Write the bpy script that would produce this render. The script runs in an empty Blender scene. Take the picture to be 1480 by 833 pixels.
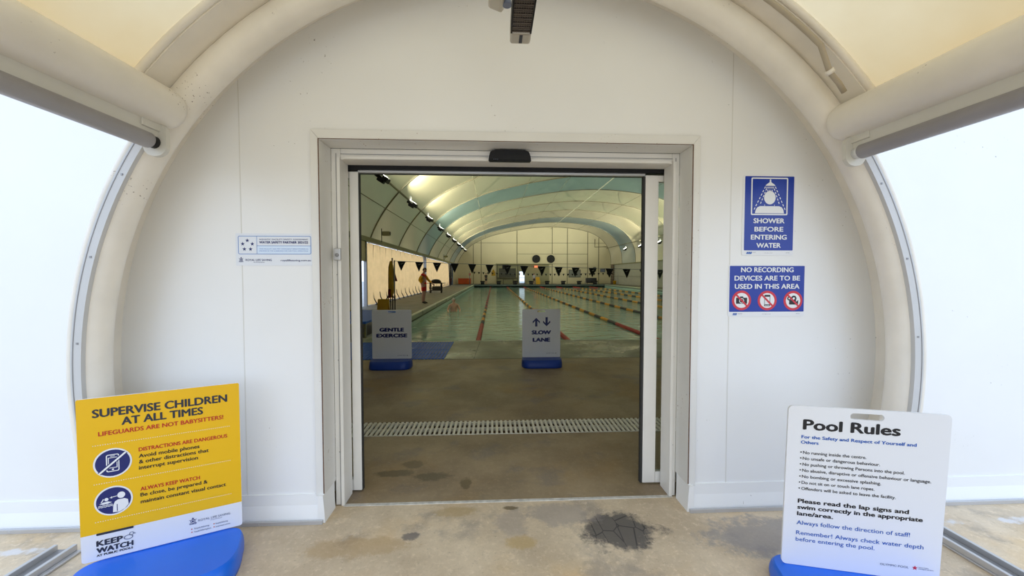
import bpy, bmesh, math, random
from mathutils import Vector, Matrix
random.seed(7)
PI = math.pi
sc = bpy.context.scene
C = sc.collection

# ------------------------------------------------------------------ camera, sky, exposure
cd = bpy.data.cameras.new('camera'); cam = bpy.data.objects.new('camera', cd); C.objects.link(cam)
cd.sensor_width = 36.0; cd.lens = 560.0 / 1480.0 * 36.0; cd.clip_start = 0.02; cd.clip_end = 500
cam.location = (0, 0, 1.5)
cam.rotation_euler = (math.radians(90 - 1.94), 0, math.radians(-2.76))
sc.camera = cam

SKY = 1.62
w = bpy.data.worlds.new('sky'); sc.world = w; w.use_nodes = True
nt = w.node_tree; nt.nodes.clear()
wo = nt.nodes.new('ShaderNodeOutputWorld'); bg = nt.nodes.new('ShaderNodeBackground')
tc = nt.nodes.new('ShaderNodeTexCoord'); sp = nt.nodes.new('ShaderNodeSeparateXYZ'); cr = nt.nodes.new('ShaderNodeValToRGB')
nt.links.new(tc.outputs['Generated'], sp.inputs[0]); nt.links.new(sp.outputs['Z'], cr.inputs[0])
cr.color_ramp.elements[0].position = 0.0; cr.color_ramp.elements[0].color = (0.75, 0.855, 1.0, 1)
cr.color_ramp.elements[1].position = 0.8; cr.color_ramp.elements[1].color = (0.56, 0.72, 1.0, 1)
nt.links.new(cr.outputs[0], bg.inputs[0]); bg.inputs[1].default_value = SKY
nt.links.new(bg.outputs[0], wo.inputs[0])

vs = sc.view_settings
sc.display_settings.display_device = 'sRGB'
vs.view_transform = 'Standard'; vs.look = 'None'; vs.gamma = 1.0; vs.use_curve_mapping = False
vs.exposure = 0.42
cy = sc.cycles
cy.max_bounces = 10; cy.diffuse_bounces = 6; cy.glossy_bounces = 4; cy.transmission_bounces = 8; cy.transparent_max_bounces = 12
cy.sample_clamp_indirect = 6.0; cy.caustics_reflective = False; cy.caustics_refractive = False
FLOOD_W = 2000.0

# ------------------------------------------------------------------ materials
def srgb(r, g, b):
    f = lambda c: (c/255/12.92) if c/255 <= 0.04045 else ((c/255+0.055)/1.055)**2.4
    return (f(r), f(g), f(b), 1)
MATS = {}
def mat(name, col, rough=0.5, metal=0.0, noise=0.0, scale=6.0, bump=0.0, spec=0.5, emit=0.0):
    if name in MATS: return MATS[name]
    m = bpy.data.materials.new(name); m.use_nodes = True
    n = m.node_tree.nodes; l = m.node_tree.links; b = n['Principled BSDF']
    b.inputs['Base Color'].default_value = col; b.inputs['Roughness'].default_value = rough
    b.inputs['Metallic'].default_value = metal; b.inputs['Specular IOR Level'].default_value = spec
    if emit:
        b.inputs['Emission Color'].default_value = col; b.inputs['Emission Strength'].default_value = emit
    if noise or bump:
        t = n.new('ShaderNodeTexCoord'); nz = n.new('ShaderNodeTexNoise'); nz.inputs['Scale'].default_value = scale
        nz.inputs['Detail'].default_value = 6
        l.new(t.outputs['Object'], nz.inputs['Vector'])
        if noise:
            mp = n.new('ShaderNodeMapRange'); mp.inputs[1].default_value = 0.3; mp.inputs[2].default_value = 0.7
            mp.inputs[3].default_value = 1 - noise; mp.inputs[4].default_value = 1.0
            l.new(nz.outputs[0], mp.inputs[0])
            mx = n.new('ShaderNodeMix'); mx.data_type = 'RGBA'; mx.blend_type = 'MULTIPLY'; mx.inputs[0].default_value = 1
            mx.inputs[6].default_value = col; l.new(mp.outputs[0], mx.inputs[7])
            l.new(mx.outputs[2], b.inputs['Base Color'])
        if bump:
            bp = n.new('ShaderNodeBump'); bp.inputs['Strength'].default_value = bump; bp.inputs['Distance'].default_value = 0.01
            l.new(nz.outputs[0], bp.inputs['Height']); l.new(bp.outputs[0], b.inputs['Normal'])
    MATS[name] = m
    return m

def cloth(name, col, trans, fac=0.5, rough=0.5, gloss=0.0, noise=0.08, scale=2.0):
    """diffuse + translucent fabric / PVC membrane"""
    m = bpy.data.materials.new(name); m.use_nodes = True
    n = m.node_tree.nodes; l = m.node_tree.links; n.clear()
    o = n.new('ShaderNodeOutputMaterial'); d = n.new('ShaderNodeBsdfDiffuse'); t = n.new('ShaderNodeBsdfTranslucent')
    mx = n.new('ShaderNodeMixShader'); mx.inputs[0].default_value = fac
    tcn = n.new('ShaderNodeTexCoord'); nz = n.new('ShaderNodeTexNoise'); nz.inputs['Scale'].default_value = scale; nz.inputs['Detail'].default_value = 5
    l.new(tcn.outputs['Object'], nz.inputs['Vector'])
    for sh, c in ((d, col), (t, trans)):
        mp = n.new('ShaderNodeMapRange'); mp.inputs[1].default_value = 0.3; mp.inputs[2].default_value = 0.7
        mp.inputs[3].default_value = 1 - noise; mp.inputs[4].default_value = 1
        l.new(nz.outputs[0], mp.inputs[0])
        m2 = n.new('ShaderNodeMix'); m2.data_type = 'RGBA'; m2.blend_type = 'MULTIPLY'; m2.inputs[0].default_value = 1
        m2.inputs[6].default_value = c; l.new(mp.outputs[0], m2.inputs[7]); l.new(m2.outputs[2], sh.inputs['Color'])
    l.new(d.outputs[0], mx.inputs[1]); l.new(t.outputs[0], mx.inputs[2])
    out = mx.outputs[0]
    if gloss:
        g = n.new('ShaderNodeBsdfGlossy'); g.inputs['Roughness'].default_value = rough
        fr = n.new('ShaderNodeFresnel'); fr.inputs[0].default_value = 1.4
        mul = n.new('ShaderNodeMath'); mul.operation = 'MULTIPLY'; mul.inputs[1].default_value = gloss
        l.new(fr.outputs[0], mul.inputs[0])
        m3 = n.new('ShaderNodeMixShader'); l.new(mul.outputs[0], m3.inputs[0]); l.new(out, m3.inputs[1]); l.new(g.outputs[0], m3.inputs[2]); out = m3.outputs[0]
    l.new(out, o.inputs[0])
    return m

def concrete(name, base, dark, rough=0.75, stains=False, wet=0.0, seed=0.0):
    m = bpy.data.materials.new(name); m.use_nodes = True
    n = m.node_tree.nodes; l = m.node_tree.links; b = n['Principled BSDF']
    geo = n.new('ShaderNodeNewGeometry')
    def noise(scale, det=6, off=0.0, rgh=0.6):
        mp = n.new('ShaderNodeMapping'); mp.inputs['Location'].default_value = (seed+off, off*1.7, 0)
        l.new(geo.outputs['Position'], mp.inputs[0])
        z = n.new('ShaderNodeTexNoise'); z.inputs['Scale'].default_value = scale; z.inputs['Detail'].default_value = det
        z.inputs['Roughness'].default_value = rgh
        l.new(mp.outputs[0], z.inputs['Vector']); return z.outputs[0]
    def ramp(v, a, c, lo=0.0, hi=1.0):
        r = n.new('ShaderNodeMapRange'); r.inputs[1].default_value = a; r.inputs[2].default_value = c
        r.inputs[3].default_value = lo; r.inputs[4].default_value = hi; r.interpolation_type = 'SMOOTHSTEP'
        l.new(v, r.inputs[0]); return r.outputs[0]
    def mix(f, a, c):
        x = n.new('ShaderNodeMix'); x.data_type = 'RGBA'
        if isinstance(f, float): x.inputs[0].default_value = f
        else: l.new(f, x.inputs[0])
        for i, q in ((6, a), (7, c)):
            if isinstance(q, tuple): x.inputs[i].default_value = q
            else: l.new(q, x.inputs[i])
        return x.outputs[2]
    def math_(op, a, c):
        x = n.new('ShaderNodeMath'); x.operation = op
        for i, q in ((0, a), (1, c)):
            if isinstance(q, (int, float)): x.inputs[i].default_value = q
            else: l.new(q, x.inputs[i])
        return x.outputs[0]
    col = mix(ramp(noise(1.4), 0.35, 0.65), base, dark)
    warm = (base[0]*0.95, base[1]*0.80, base[2]*0.55, 1)
    col = mix(ramp(noise(0.9, 5, 5.3), 0.5, 0.72, 0, 0.75), col, warm)
    grey = (0.16, 0.15, 0.16, 1)
    col = mix(ramp(noise(2.1, 7, 11.1), 0.54, 0.66, 0, 0.45), col, grey)
    col = mix(ramp(noise(9.0, 8, 2.1, 0.75), 0.56, 0.75, 0, 0.35), col, (base[0]*1.5, base[1]*1.5, base[2]*1.5, 1))
    col = mix(ramp(noise(60.0, 3), 0.58, 0.75, 0, 0.35), col, (dark[0]*0.4, dark[1]*0.4, dark[2]*0.4, 1))
    col = mix(ramp(noise(28.0, 10, 6.6, 0.8), 0.50, 0.68, 0, 0.45), col, (base[0]*1.35, base[1]*1.38, base[2]*1.45, 1))
    col = mix(ramp(noise(17.0, 10, 9.4, 0.8), 0.54, 0.70, 0, 0.40), col, (dark[0]*0.62, dark[1]*0.60, dark[2]*0.55, 1))
    if stains:
        sep = n.new('ShaderNodeSeparateXYZ'); l.new(geo.outputs['Position'], sep.inputs[0])
        X, Y = sep.outputs[0], sep.outputs[1]
        wob = math_('MULTIPLY', math_('SUBTRACT', noise(7.0, 9, 3.3, 0.75), 0.5), 2.6)
        def blob(cx, cyy, rx, ry, soft=0.25):
            dx = math_('DIVIDE', math_('SUBTRACT', X, cx), rx); dy = math_('DIVIDE', math_('SUBTRACT', Y, cyy), ry)
            d = math_('SQRT', math_('ADD', math_('MULTIPLY', dx, dx), math_('MULTIPLY', dy, dy)), 0)
            return ramp(math_('ADD', d, wob), 1 - soft, 1 + soft, 1.0, 0.0)
        for (cx, cyy, rx, ry, c, s) in (
            (0.74, 2.19, 0.215, 0.15, (0.085, 0.08, 0.08, 1), 0.9),     # dark mortar patch
            (1.62, 2.1, 0.40, 0.17, (0.27, 0.26, 0.27, 1), 0.7),        # grey repaired area
            (0.42, 2.36, 0.20, 0.11, (0.33, 0.29, 0.27, 1), 0.6), (0.10, 2.30, 0.10, 0.13, (0.36, 0.31, 0.28, 1), 0.5), (-0.75, 2.12, 0.28, 0.08, (0.44, 0.29, 0.13, 1), 0.5), (-0.25, 2.42, 0.13, 0.05, (0.42, 0.29, 0.12, 1), 0.5),
            (-0.48, 2.20, 0.045, 0.035, (0.13, 0.12, 0.13, 1), 0.75),
            (0.1, 2.44, 0.045, 0.018, (0.15, 0.11, 0.05, 1), 0.8),
            (-0.75, 2.92, 0.13, 0.05, (0.11, 0.09, 0.06, 1), 0.7),
            (-0.45, 2.86, 0.12, 0.06, (0.11, 0.09, 0.06, 1), 0.7),
            (-0.2, 2.75, 0.04, 0.07, (0.11, 0.08, 0.04, 1), 0.7),
            (-0.62, 3.05, 0.09, 0.06, (0.11, 0.09, 0.06, 1), 0.6),
            (0.15, 2.12, 0.09, 0.05, (0.50, 0.33, 0.10, 1), 0.5)):
            f = math_('MULTIPLY', blob(cx, cyy, rx, ry), s); col = mix(f, col, c)
        vor = n.new('ShaderNodeTexVoronoi'); vor.feature = 'DISTANCE_TO_EDGE'; vor.inputs['Scale'].default_value = 11.0    # cracks in the mortar patch
        vm = n.new('ShaderNodeMapping'); vm.inputs['Scale'].default_value = (1.0, 0.5, 1); l.new(geo.outputs['Position'], vm.inputs[0]); l.new(vm.outputs[0], vor.inputs['Vector'])
        col = mix(math_('MULTIPLY', ramp(vor.outputs['Distance'], 0.0, 0.035, 0.85, 0.0), blob(0.74, 2.19, 0.19, 0.13)), col, (0.03, 0.03, 0.03, 1))
        # chalky white line on the ground along the outside of the wall
        band = ramp(math_('ABSOLUTE', math_('ADD', math_('SUBTRACT', Y, 2.17), math_('MULTIPLY', wob, 0.06)), 0), 0.012, 0.03, 0.9, 0.0)
        out = ramp(math_('ABSOLUTE', math_('SUBTRACT', X, 0.14), 0), 2.35, 2.45, 0.0, 1.0)
        col = mix(math_('MULTIPLY', math_('MULTIPLY', band, out), ramp(noise(5.0, 5, 4.4), 0.45, 0.6, 0.0, 0.8)), col, (0.72, 0.72, 0.74, 1))
    l.new(col, b.inputs['Base Color'])
    if wet:
        l.new(ramp(noise(0.8, 5, 8.8), 0.35, 0.65, rough, max(0.08, rough - wet)), b.inputs['Roughness'])
    else:
        b.inputs['Roughness'].default_value = rough
    bp = n.new('ShaderNodeBump'); bp.inputs['Strength'].default_value = 0.25; bp.inputs['Distance'].default_value = 0.004
    l.new(noise(45.0, 8), bp.inputs['Height']); l.new(bp.outputs[0], b.inputs['Normal'])
    return m

M_wall = mat('white_pvc_panel', (0.87, 0.87, 0.865, 1), 0.42, noise=0.05, scale=1.2)
M_trim = mat('white_flashing', (0.78, 0.77, 0.74, 1), 0.4, noise=0.05, scale=3)
M_hoop = mat('cream_painted_steel', (0.87, 0.82, 0.735, 1), 0.38, noise=0.10, scale=5)
M_alu = mat('brushed_aluminium', (0.60, 0.60, 0.61, 1), 0.42, 0.55, noise=0.06, scale=8)
M_alud = mat('grey_anodised', (0.30, 0.30, 0.31, 1), 0.4, 0.4, noise=0.06, scale=8)
M_frame = mat('satin_silver_frame', (0.86, 0.84, 0.80, 1), 0.40, 0.05, noise=0.05, scale=6)
M_roller = mat('grey_roller', (0.46, 0.44, 0.45, 1), 0.45, 0.1, noise=0.1, scale=6)
M_black = mat('black_plastic', (0.010, 0.010, 0.011, 1), 0.5, spec=0.25)
M_dark = mat('dark_rubber', (0.03, 0.03, 0.03, 1), 0.7)
M_rust = mat('rust_stain', (0.16, 0.08, 0.04, 1), 0.8, noise=0.4, scale=30)
M_blue = mat('blue_moulded_plastic', srgb(16, 108, 232), 0.35, noise=0.06, scale=5)
M_yel = mat('sign_yellow', srgb(240, 188, 8), 0.35, noise=0.03, scale=4)
M_white = mat('sign_white', (0.80, 0.81, 0.84, 1), 0.35)
M_edge = mat('panel_edge', (0.55, 0.56, 0.58, 1), 0.5)
M_navy = mat('print_navy', srgb(22, 34, 104), 0.4)
M_ink = mat('print_black', srgb(18, 18, 24), 0.4)
M_char = mat('print_charcoal', srgb(40, 44, 56), 0.4)
M_red = mat('print_red', srgb(190, 34, 22), 0.4)
M_pblue = mat('print_blue', srgb(28, 92, 180), 0.4)
M_sblue = mat('sign_blue', srgb(14, 52, 158), 0.3)
M_pwhite = mat('print_white', (0.82, 0.83, 0.85, 1), 0.4)
M_pgrey = mat('print_grey', srgb(110, 118, 140), 0.4)
M_lblue = mat('print_light_blue', srgb(214, 230, 250), 0.4)
M_mblue = mat('print_mid_blue', srgb(84, 130, 200), 0.4)
M_ringred = mat('print_rose_red', srgb(205, 48, 66), 0.4)
M_flash = mat('sticker_white', (0.76, 0.79, 0.85, 1), 0.35)
M_heater = mat('heater_mesh', (0.05, 0.042, 0.038, 1), 0.5, 0.5)
M_heatbox = mat('heater_casing', (0.50, 0.46, 0.40, 1), 0.35, 0.5)
M_conc = concrete('entrance_concrete', (0.74, 0.61, 0.44, 1), (0.54, 0.43, 0.30, 1), stains=True)
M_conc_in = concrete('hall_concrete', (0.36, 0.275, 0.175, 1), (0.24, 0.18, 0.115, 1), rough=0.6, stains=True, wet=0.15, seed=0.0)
M_conc_wet = concrete('wet_concourse_concrete', (0.25, 0.25, 0.18, 1), (0.17, 0.18, 0.13, 1), rough=0.55, wet=0.4, seed=7.0)
M_ground = concrete('outside_ground', (0.50, 0.49, 0.46, 1), (0.40, 0.39, 0.37, 1), seed=20.0)
M_canopy = cloth('canopy_membrane', (0.78, 0.655, 0.44, 1), (0.96, 0.77, 0.47, 1), 0.57, noise=0.10, scale=1.3)
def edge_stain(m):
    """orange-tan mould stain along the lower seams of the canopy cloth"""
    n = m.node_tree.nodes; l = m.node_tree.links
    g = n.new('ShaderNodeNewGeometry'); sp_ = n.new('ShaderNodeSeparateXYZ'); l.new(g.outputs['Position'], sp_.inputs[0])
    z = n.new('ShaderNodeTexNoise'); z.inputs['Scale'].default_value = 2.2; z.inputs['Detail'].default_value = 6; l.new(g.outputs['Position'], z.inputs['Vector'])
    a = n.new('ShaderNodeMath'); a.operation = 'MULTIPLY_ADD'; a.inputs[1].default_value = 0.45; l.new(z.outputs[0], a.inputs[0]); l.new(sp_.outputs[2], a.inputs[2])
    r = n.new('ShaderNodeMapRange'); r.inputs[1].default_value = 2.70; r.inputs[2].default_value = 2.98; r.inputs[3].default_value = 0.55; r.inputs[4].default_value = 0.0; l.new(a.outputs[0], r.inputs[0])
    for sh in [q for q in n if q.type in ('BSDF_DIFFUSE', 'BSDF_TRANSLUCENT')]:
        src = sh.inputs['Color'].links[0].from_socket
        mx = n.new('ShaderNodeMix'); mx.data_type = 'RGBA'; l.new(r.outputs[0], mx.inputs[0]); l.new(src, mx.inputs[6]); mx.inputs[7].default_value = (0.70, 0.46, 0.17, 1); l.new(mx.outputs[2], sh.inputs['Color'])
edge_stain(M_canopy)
M_roof = cloth('hall_membrane', (0.60, 0.52, 0.33, 1), (0.50, 0.40, 0.20, 1), 0.28, rough=0.33, gloss=0.6, noise=0.06)
M_roofb = cloth('hall_membrane_teal', (0.22, 0.29, 0.26, 1), (0.19, 0.24, 0.20, 1), 0.30, rough=0.33, gloss=0.6, noise=0.06)
M_curt = cloth('tan_curtain', (0.58, 0.40, 0.21, 1), (0.98, 0.63, 0.27, 1), 0.75, noise=0.12, scale=3)
M_curts = cloth('tan_curtain_seam_shade', (0.30, 0.19, 0.09, 1), (0.42, 0.26, 0.11, 1), 0.6, noise=0.12, scale=3)  # darker cloth: seam line plus pleat shade put into the colour
M_sheet = cloth('white_side_sheet', (0.62, 0.60, 0.48, 1), (0.50, 0.47, 0.36, 1), 0.4)
M_backw = mat('cream_wall_panel', (0.70, 0.63, 0.42, 1), 0.5, noise=0.05, scale=0.5)
M_seam = mat('panel_seam', (0.16, 0.145, 0.08, 1), 0.7)
M_rib = mat('dark_seam_steel', (0.24, 0.22, 0.14, 1), 0.5)
M_olive = mat('olive_panel', (0.30, 0.29, 0.16, 1), 0.6, noise=0.1, scale=2)
M_tile = mat('pool_tile', (0.42, 0.60, 0.54, 1), 0.35, noise=0.08, scale=2)
M_tiled = mat('dark_pool_tile', (0.05, 0.06, 0.07, 1), 0.4)
M_cope = mat('pale_coping', (0.40, 0.44, 0.36, 1), 0.45, noise=0.15, scale=2)
M_gut = mat('gutter_dark', (0.025, 0.03, 0.025, 1), 0.5)
M_fred = mat('float_red', srgb(176, 24, 20), 0.4)
M_fyel = mat('float_yellow', srgb(214, 150, 20), 0.4)
M_fdark = mat('float_dark', srgb(22, 26, 40), 0.4)
M_mat = mat('blue_matting', srgb(60, 110, 215), 0.6)
M_grate = mat('white_grating', (0.86, 0.83, 0.73, 1), 0.5, noise=0.1, scale=10)
M_skin = mat('skin', (0.50, 0.26, 0.18, 1), 0.5, noise=0.08, scale=12)
M_skin2 = mat('pale_skin', (0.78, 0.46, 0.35, 1), 0.5, noise=0.1, scale=12)
M_hairw = mat('grey_white_hair', (0.75, 0.72, 0.68, 1), 0.7, noise=0.2, scale=60)
M_haird = mat('dark_hair', (0.012, 0.010, 0.009, 1), 0.6, noise=0.2, scale=60)
M_cred = mat('red_cloth', srgb(200, 26, 18), 0.75)
M_cyel = mat('yellow_cloth', srgb(240, 176, 10), 0.75, noise=0.1, scale=10)
M_cgrey = mat('pale_grey_cloth', (0.42, 0.43, 0.46, 1), 0.8)
M_cdark = mat('dark_cloth', (0.03, 0.03, 0.035, 1), 0.8)
M_orange = mat('orange_plastic', srgb(214, 92, 44), 0.5, noise=0.08, scale=4)
M_ypl = mat('yellow_plastic', srgb(206, 160, 30), 0.5, noise=0.08, scale=4)
M_exit = mat('exit_red_glow', (1.0, 0.16, 0.06, 1), 0.4, emit=2.2)
M_lens = mat('floodlight_lens', (1.0, 1.0, 0.86, 1), 0.3, emit=9.0)
M_brown = mat('mottled_post', (0.40, 0.30, 0.22, 1), 0.6, noise=0.85, scale=5)
M_poster = mat('poster_grey', (0.22, 0.23, 0.20, 1), 0.5, noise=0.2, scale=4)

def specks(m, col, scale=70.0, cover=0.70, patch=3.0, patch_at=0.56):
    """small dark scuffs and rust spots in scattered patches"""
    n = m.node_tree.nodes; l = m.node_tree.links; b = n['Principled BSDF']
    src = b.inputs['Base Color'].links[0].from_socket
    g = n.new('ShaderNodeNewGeometry'); vals = []
    for sc_, lo in ((scale, cover), (patch, patch_at)):
        z = n.new('ShaderNodeTexNoise'); z.inputs['Scale'].default_value = sc_; z.inputs['Detail'].default_value = 4
        l.new(g.outputs['Position'], z.inputs['Vector'])
        r = n.new('ShaderNodeMapRange'); r.inputs[1].default_value = lo; r.inputs[2].default_value = lo+0.05
        l.new(z.outputs[0], r.inputs[0]); vals.append(r.outputs[0])
    mu = n.new('ShaderNodeMath'); mu.operation = 'MULTIPLY'; l.new(vals[0], mu.inputs[0]); l.new(vals[1], mu.inputs[1])
    mx = n.new('ShaderNodeMix'); mx.data_type = 'RGBA'; l.new(mu.outputs[0], mx.inputs[0]); l.new(src, mx.inputs[6]); mx.inputs[7].default_value = col
    l.new(mx.outputs[2], b.inputs['Base Color'])
specks(M_hoop, (0.16, 0.10, 0.07, 1), 75.0, 0.66, 2.2, 0.57)
specks(M_wall, (0.30, 0.28, 0.25, 1), 55.0, 0.68, 2.0, 0.60)
specks(M_trim, (0.35, 0.24, 0.15, 1), 60.0, 0.66, 4.0, 0.55)

def glass_mat(name, tint, r=0.05):
    m = bpy.data.materials.new(name); m.use_nodes = True
    n = m.node_tree.nodes; l = m.node_tree.links; n.clear()
    o = n.new('ShaderNodeOutputMaterial'); t = n.new('ShaderNodeBsdfTransparent'); t.inputs[0].default_value = tint
    g = n.new('ShaderNodeBsdfGlossy'); g.inputs['Roughness'].default_value = r
    f = n.new('ShaderNodeFresnel'); f.inputs[0].default_value = 1.45; mx = n.new('ShaderNodeMixShader')
    l.new(f.outputs[0], mx.inputs[0]); l.new(t.outputs[0], mx.inputs[1]); l.new(g.outputs[0], mx.inputs[2]); l.new(mx.outputs[0], o.inputs[0])
    return m
M_glass = glass_mat('clear_glass', (0.92, 0.95, 0.94, 1))
def water_mat():
    m = bpy.data.materials.new('pool_water'); m.use_nodes = True
    n = m.node_tree.nodes; l = m.node_tree.links; n.clear()
    o = n.new('ShaderNodeOutputMaterial'); t = n.new('ShaderNodeBsdfTransparent'); t.inputs[0].default_value = (0.56, 0.80, 0.72, 1)
    g = n.new('ShaderNodeBsdfGlossy'); g.inputs['Roughness'].default_value = 0.03
    f = n.new('ShaderNodeFresnel'); f.inputs[0].default_value = 1.33; mx = n.new('ShaderNodeMixShader')
    geo = n.new('ShaderNodeNewGeometry'); mp = n.new('ShaderNodeMapping'); mp.inputs['Scale'].default_value = (0.8, 1.6, 1)
    z = n.new('ShaderNodeTexNoise'); z.inputs['Scale'].default_value = 1.6; z.inputs['Detail'].default_value = 3; z.inputs['Distortion'].default_value = 0.6
    bp = n.new('ShaderNodeBump'); bp.inputs['Strength'].default_value = 0.5; bp.inputs['Distance'].default_value = 0.06
    l.new(geo.outputs['Position'], mp.inputs[0]); l.new(mp.outputs[0], z.inputs['Vector']); l.new(z.outputs[0], bp.inputs['Height'])
    l.new(bp.outputs[0], f.inputs['Normal']); l.new(bp.outputs[0], g.inputs['Normal'])
    df = n.new('ShaderNodeBsdfDiffuse'); df.inputs[0].default_value = (0.40, 0.68, 0.62, 1); m2 = n.new('ShaderNodeMixShader'); m2.inputs[0].default_value = 0.66
    l.new(t.outputs[0], m2.inputs[1]); l.new(df.outputs[0], m2.inputs[2])
    l.new(f.outputs[0], mx.inputs[0]); l.new(m2.outputs[0], mx.inputs[1]); l.new(g.outputs[0], mx.inputs[2]); l.new(mx.outputs[0], o.inputs[0])
    return m
M_water = water_mat()

# ------------------------------------------------------------------ mesh helpers
def box(bm, x0, x1, y0, y1, z0, z1, bev=0.0, mi=0, rot=None, piv=None):
    r = bmesh.ops.create_cube(bm, size=1.0)
    vs_ = r['verts']
    for v in vs_:
        v.co = Vector(((x0+x1)/2 + v.co.x*(x1-x0), (y0+y1)/2 + v.co.y*(y1-y0), (z0+z1)/2 + v.co.z*(z1-z0)))
    fs = set(f for v in vs_ for f in v.link_faces)
    for f in fs: f.material_index = mi
    if bev:
        es = set(e for v in vs_ for e in v.link_edges)
        out = bmesh.ops.bevel(bm, geom=list(es), offset=bev, segments=2, affect='EDGES', profile=0.5)
        vs_ = list(set(out['verts']) | set(v for v in vs_ if v.is_valid))
        for f in out['faces']: f.material_index = mi
    if rot is not None:
        p = Vector(piv) if piv else Vector(((x0+x1)/2, (y0+y1)/2, (z0+z1)/2))
        for v in vs_:
            if v.is_valid: v.co = rot @ (v.co - p) + p
    return vs_

def tube(bm, pts, r, n=10, mi=0, cap=True):
    pts = [Vector(p) for p in pts]
    rings = []; up = None
    for i, p in enumerate(pts):
        d = (pts[min(i+1, len(pts)-1)] - pts[max(i-1, 0)]).normalized()
        if up is None:
            up = Vector((0, 0, 1)) if abs(d.z) < 0.9 else Vector((1, 0, 0))
        a = d.cross(up).normalized(); b = a.cross(d).normalized(); up = b
        rr = r[i] if isinstance(r, (list, tuple)) else r
        rings.append([bm.verts.new(p + a*math.cos(2*PI*k/n)*rr + b*math.sin(2*PI*k/n)*rr) for k in range(n)])
    for A, B in zip(rings, rings[1:]):
        for k in range(n):
            f = bm.faces.new((A[k], A[(k+1) % n], B[(k+1) % n], B[k])); f.material_index = mi; f.smooth = True
    if cap:
        for R_, rev in ((rings[0], False), (rings[-1], True)):
            f = bm.faces.new(R_[::-1] if not rev else R_); f.material_index = mi

def arc_sweep(bm, cx, cz, R, a0, a1, n, prof, mi=0, smooth=False, y=0.0):
    """closed profile of (radial offset, y) swept round a circle in the XZ plane"""
    rings = []
    for i in range(n+1):
        a = a0 + (a1-a0)*i/n
        rings.append([bm.verts.new((cx + (R+dr)*math.cos(a), y+dy, cz + (R+dr)*math.sin(a))) for dr, dy in prof])
    m = len(prof)
    for A, B in zip(rings, rings[1:]):
        for k in range(m):
            f = bm.faces.new((A[k], A[(k+1) % m], B[(k+1) % m], B[k])); f.material_index = mi; f.smooth = smooth
    bm.faces.new(rings[0][::-1]); bm.faces.new(rings[-1])
def circ(r, n=16): return [(r*math.cos(2*PI*k/n), r*math.sin(2*PI*k/n)) for k in range(n)]

def lathe(bm, prof, n=16, c=(0, 0, 0), mi=0, sx=1.0, sy=1.0):
    rings = []
    for r, z in prof:
        rings.append([bm.verts.new((c[0]+sx*r*math.cos(2*PI*k/n), c[1]+sy*r*math.sin(2*PI*k/n), c[2]+z)) for k in range(n)])
    for A, B in zip(rings, rings[1:]):
        for k in range(n):
            f = bm.faces.new((A[k], A[(k+1) % n], B[(k+1) % n], B[k])); f.material_index = mi; f.smooth = True
    for R_, rev in ((rings[0], True), (rings[-1], False)):
        f = bm.faces.new(R_[::-1] if rev else R_); f.material_index = mi

def poly_xz(bm, pts, y, mi=0):
    f = bm.faces.new([bm.verts.new((p[0], y, p[1])) for p in pts]); f.material_index = mi; return f
def prism_xz(bm, pts, y0, y1, mi=0):
    a = [bm.verts.new((p[0], y0, p[1])) for p in pts]; b = [bm.verts.new((p[0], y1, p[1])) for p in pts]
    n = len(pts)
    for f in [bm.faces.new(a), bm.faces.new(b[::-1])] + [bm.faces.new((a[k], b[k], b[(k+1) % n], a[(k+1) % n])) for k in range(n)]:
        f.material_index = mi
def rrect(x0, x1, z0, z1, r, n=5):
    out = []
    for cx, cz, a in ((x1-r, z0+r, -PI/2), (x1-r, z1-r, 0), (x0+r, z1-r, PI/2), (x0+r, z0+r, PI)):
        for i in range(n+1):
            t = a + PI/2*i/n; out.append((cx+r*math.cos(t), cz+r*math.sin(t)))
    return out
def ring_xz(bm, outer, inner, y, mi=0):
    a = [bm.verts.new((p[0], y, p[1])) for p in outer]; b = [bm.verts.new((p[0], y, p[1])) for p in inner]
    n = len(a)
    for k in range(n):
        f = bm.faces.new((a[k], a[(k+1) % n], b[(k+1) % n], b[k])); f.material_index = mi
def ell(cx, cz, rx, rz, n=32): return [(cx+rx*math.cos(2*PI*k/n), cz+rz*math.sin(2*PI*k/n)) for k in range(n)]
def seg_xz(bm, p, q, wd, y, mi=0):
    p = Vector(p); q = Vector(q); d = (q-p).normalized(); nn = Vector((-d.y, d.x))*wd/2
    poly_xz(bm, [tuple(p-nn), tuple(q-nn), tuple(q+nn), tuple(p+nn)], y, mi)
def star(cx, cz, r, inner=0.42): return [(cx + (r if k % 2 == 0 else r*inner)*math.sin(PI*k/5), cz + (r if k % 2 == 0 else r*inner)*math.cos(PI*k/5)) for k in range(10)]

def finish(name, bm, mats, parent=None, loc=None, norm=True):
    if norm: bmesh.ops.recalc_face_normals(bm, faces=bm.faces[:])
    me = bpy.data.meshes.new(name); bm.to_mesh(me); bm.free()
    for m in (mats if isinstance(mats, (list, tuple)) else [mats]): me.materials.append(m)
    o = bpy.data.objects.new(name, me); C.objects.link(o)
    if parent: o.parent = parent
    if loc: o.location = loc
    return o
def NB(): return bmesh.new()
def thing(name, label, cat, loc=(0, 0, 0), rz=0.0, group=None, rot=None):
    o = bpy.data.objects.new(name, None); C.objects.link(o); o.empty_display_size = 0.1
    o.location = loc; o.rotation_euler = rot if rot else (0, 0, rz)
    o['label'] = label; o['category'] = cat
    if group: o['group'] = group
    return o
def tag(o, label, cat, group=None):
    o['label'] = label; o['category'] = cat
    if group: o['group'] = group
    return o
def struct(name, bm, m, label=None, norm=True):
    o = finish(name, bm, m, norm=norm); o['kind'] = 'structure'
    if label: o['label'] = label
    return o
def kids(o): return [c for c in bpy.data.objects if c.parent is o]
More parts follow.
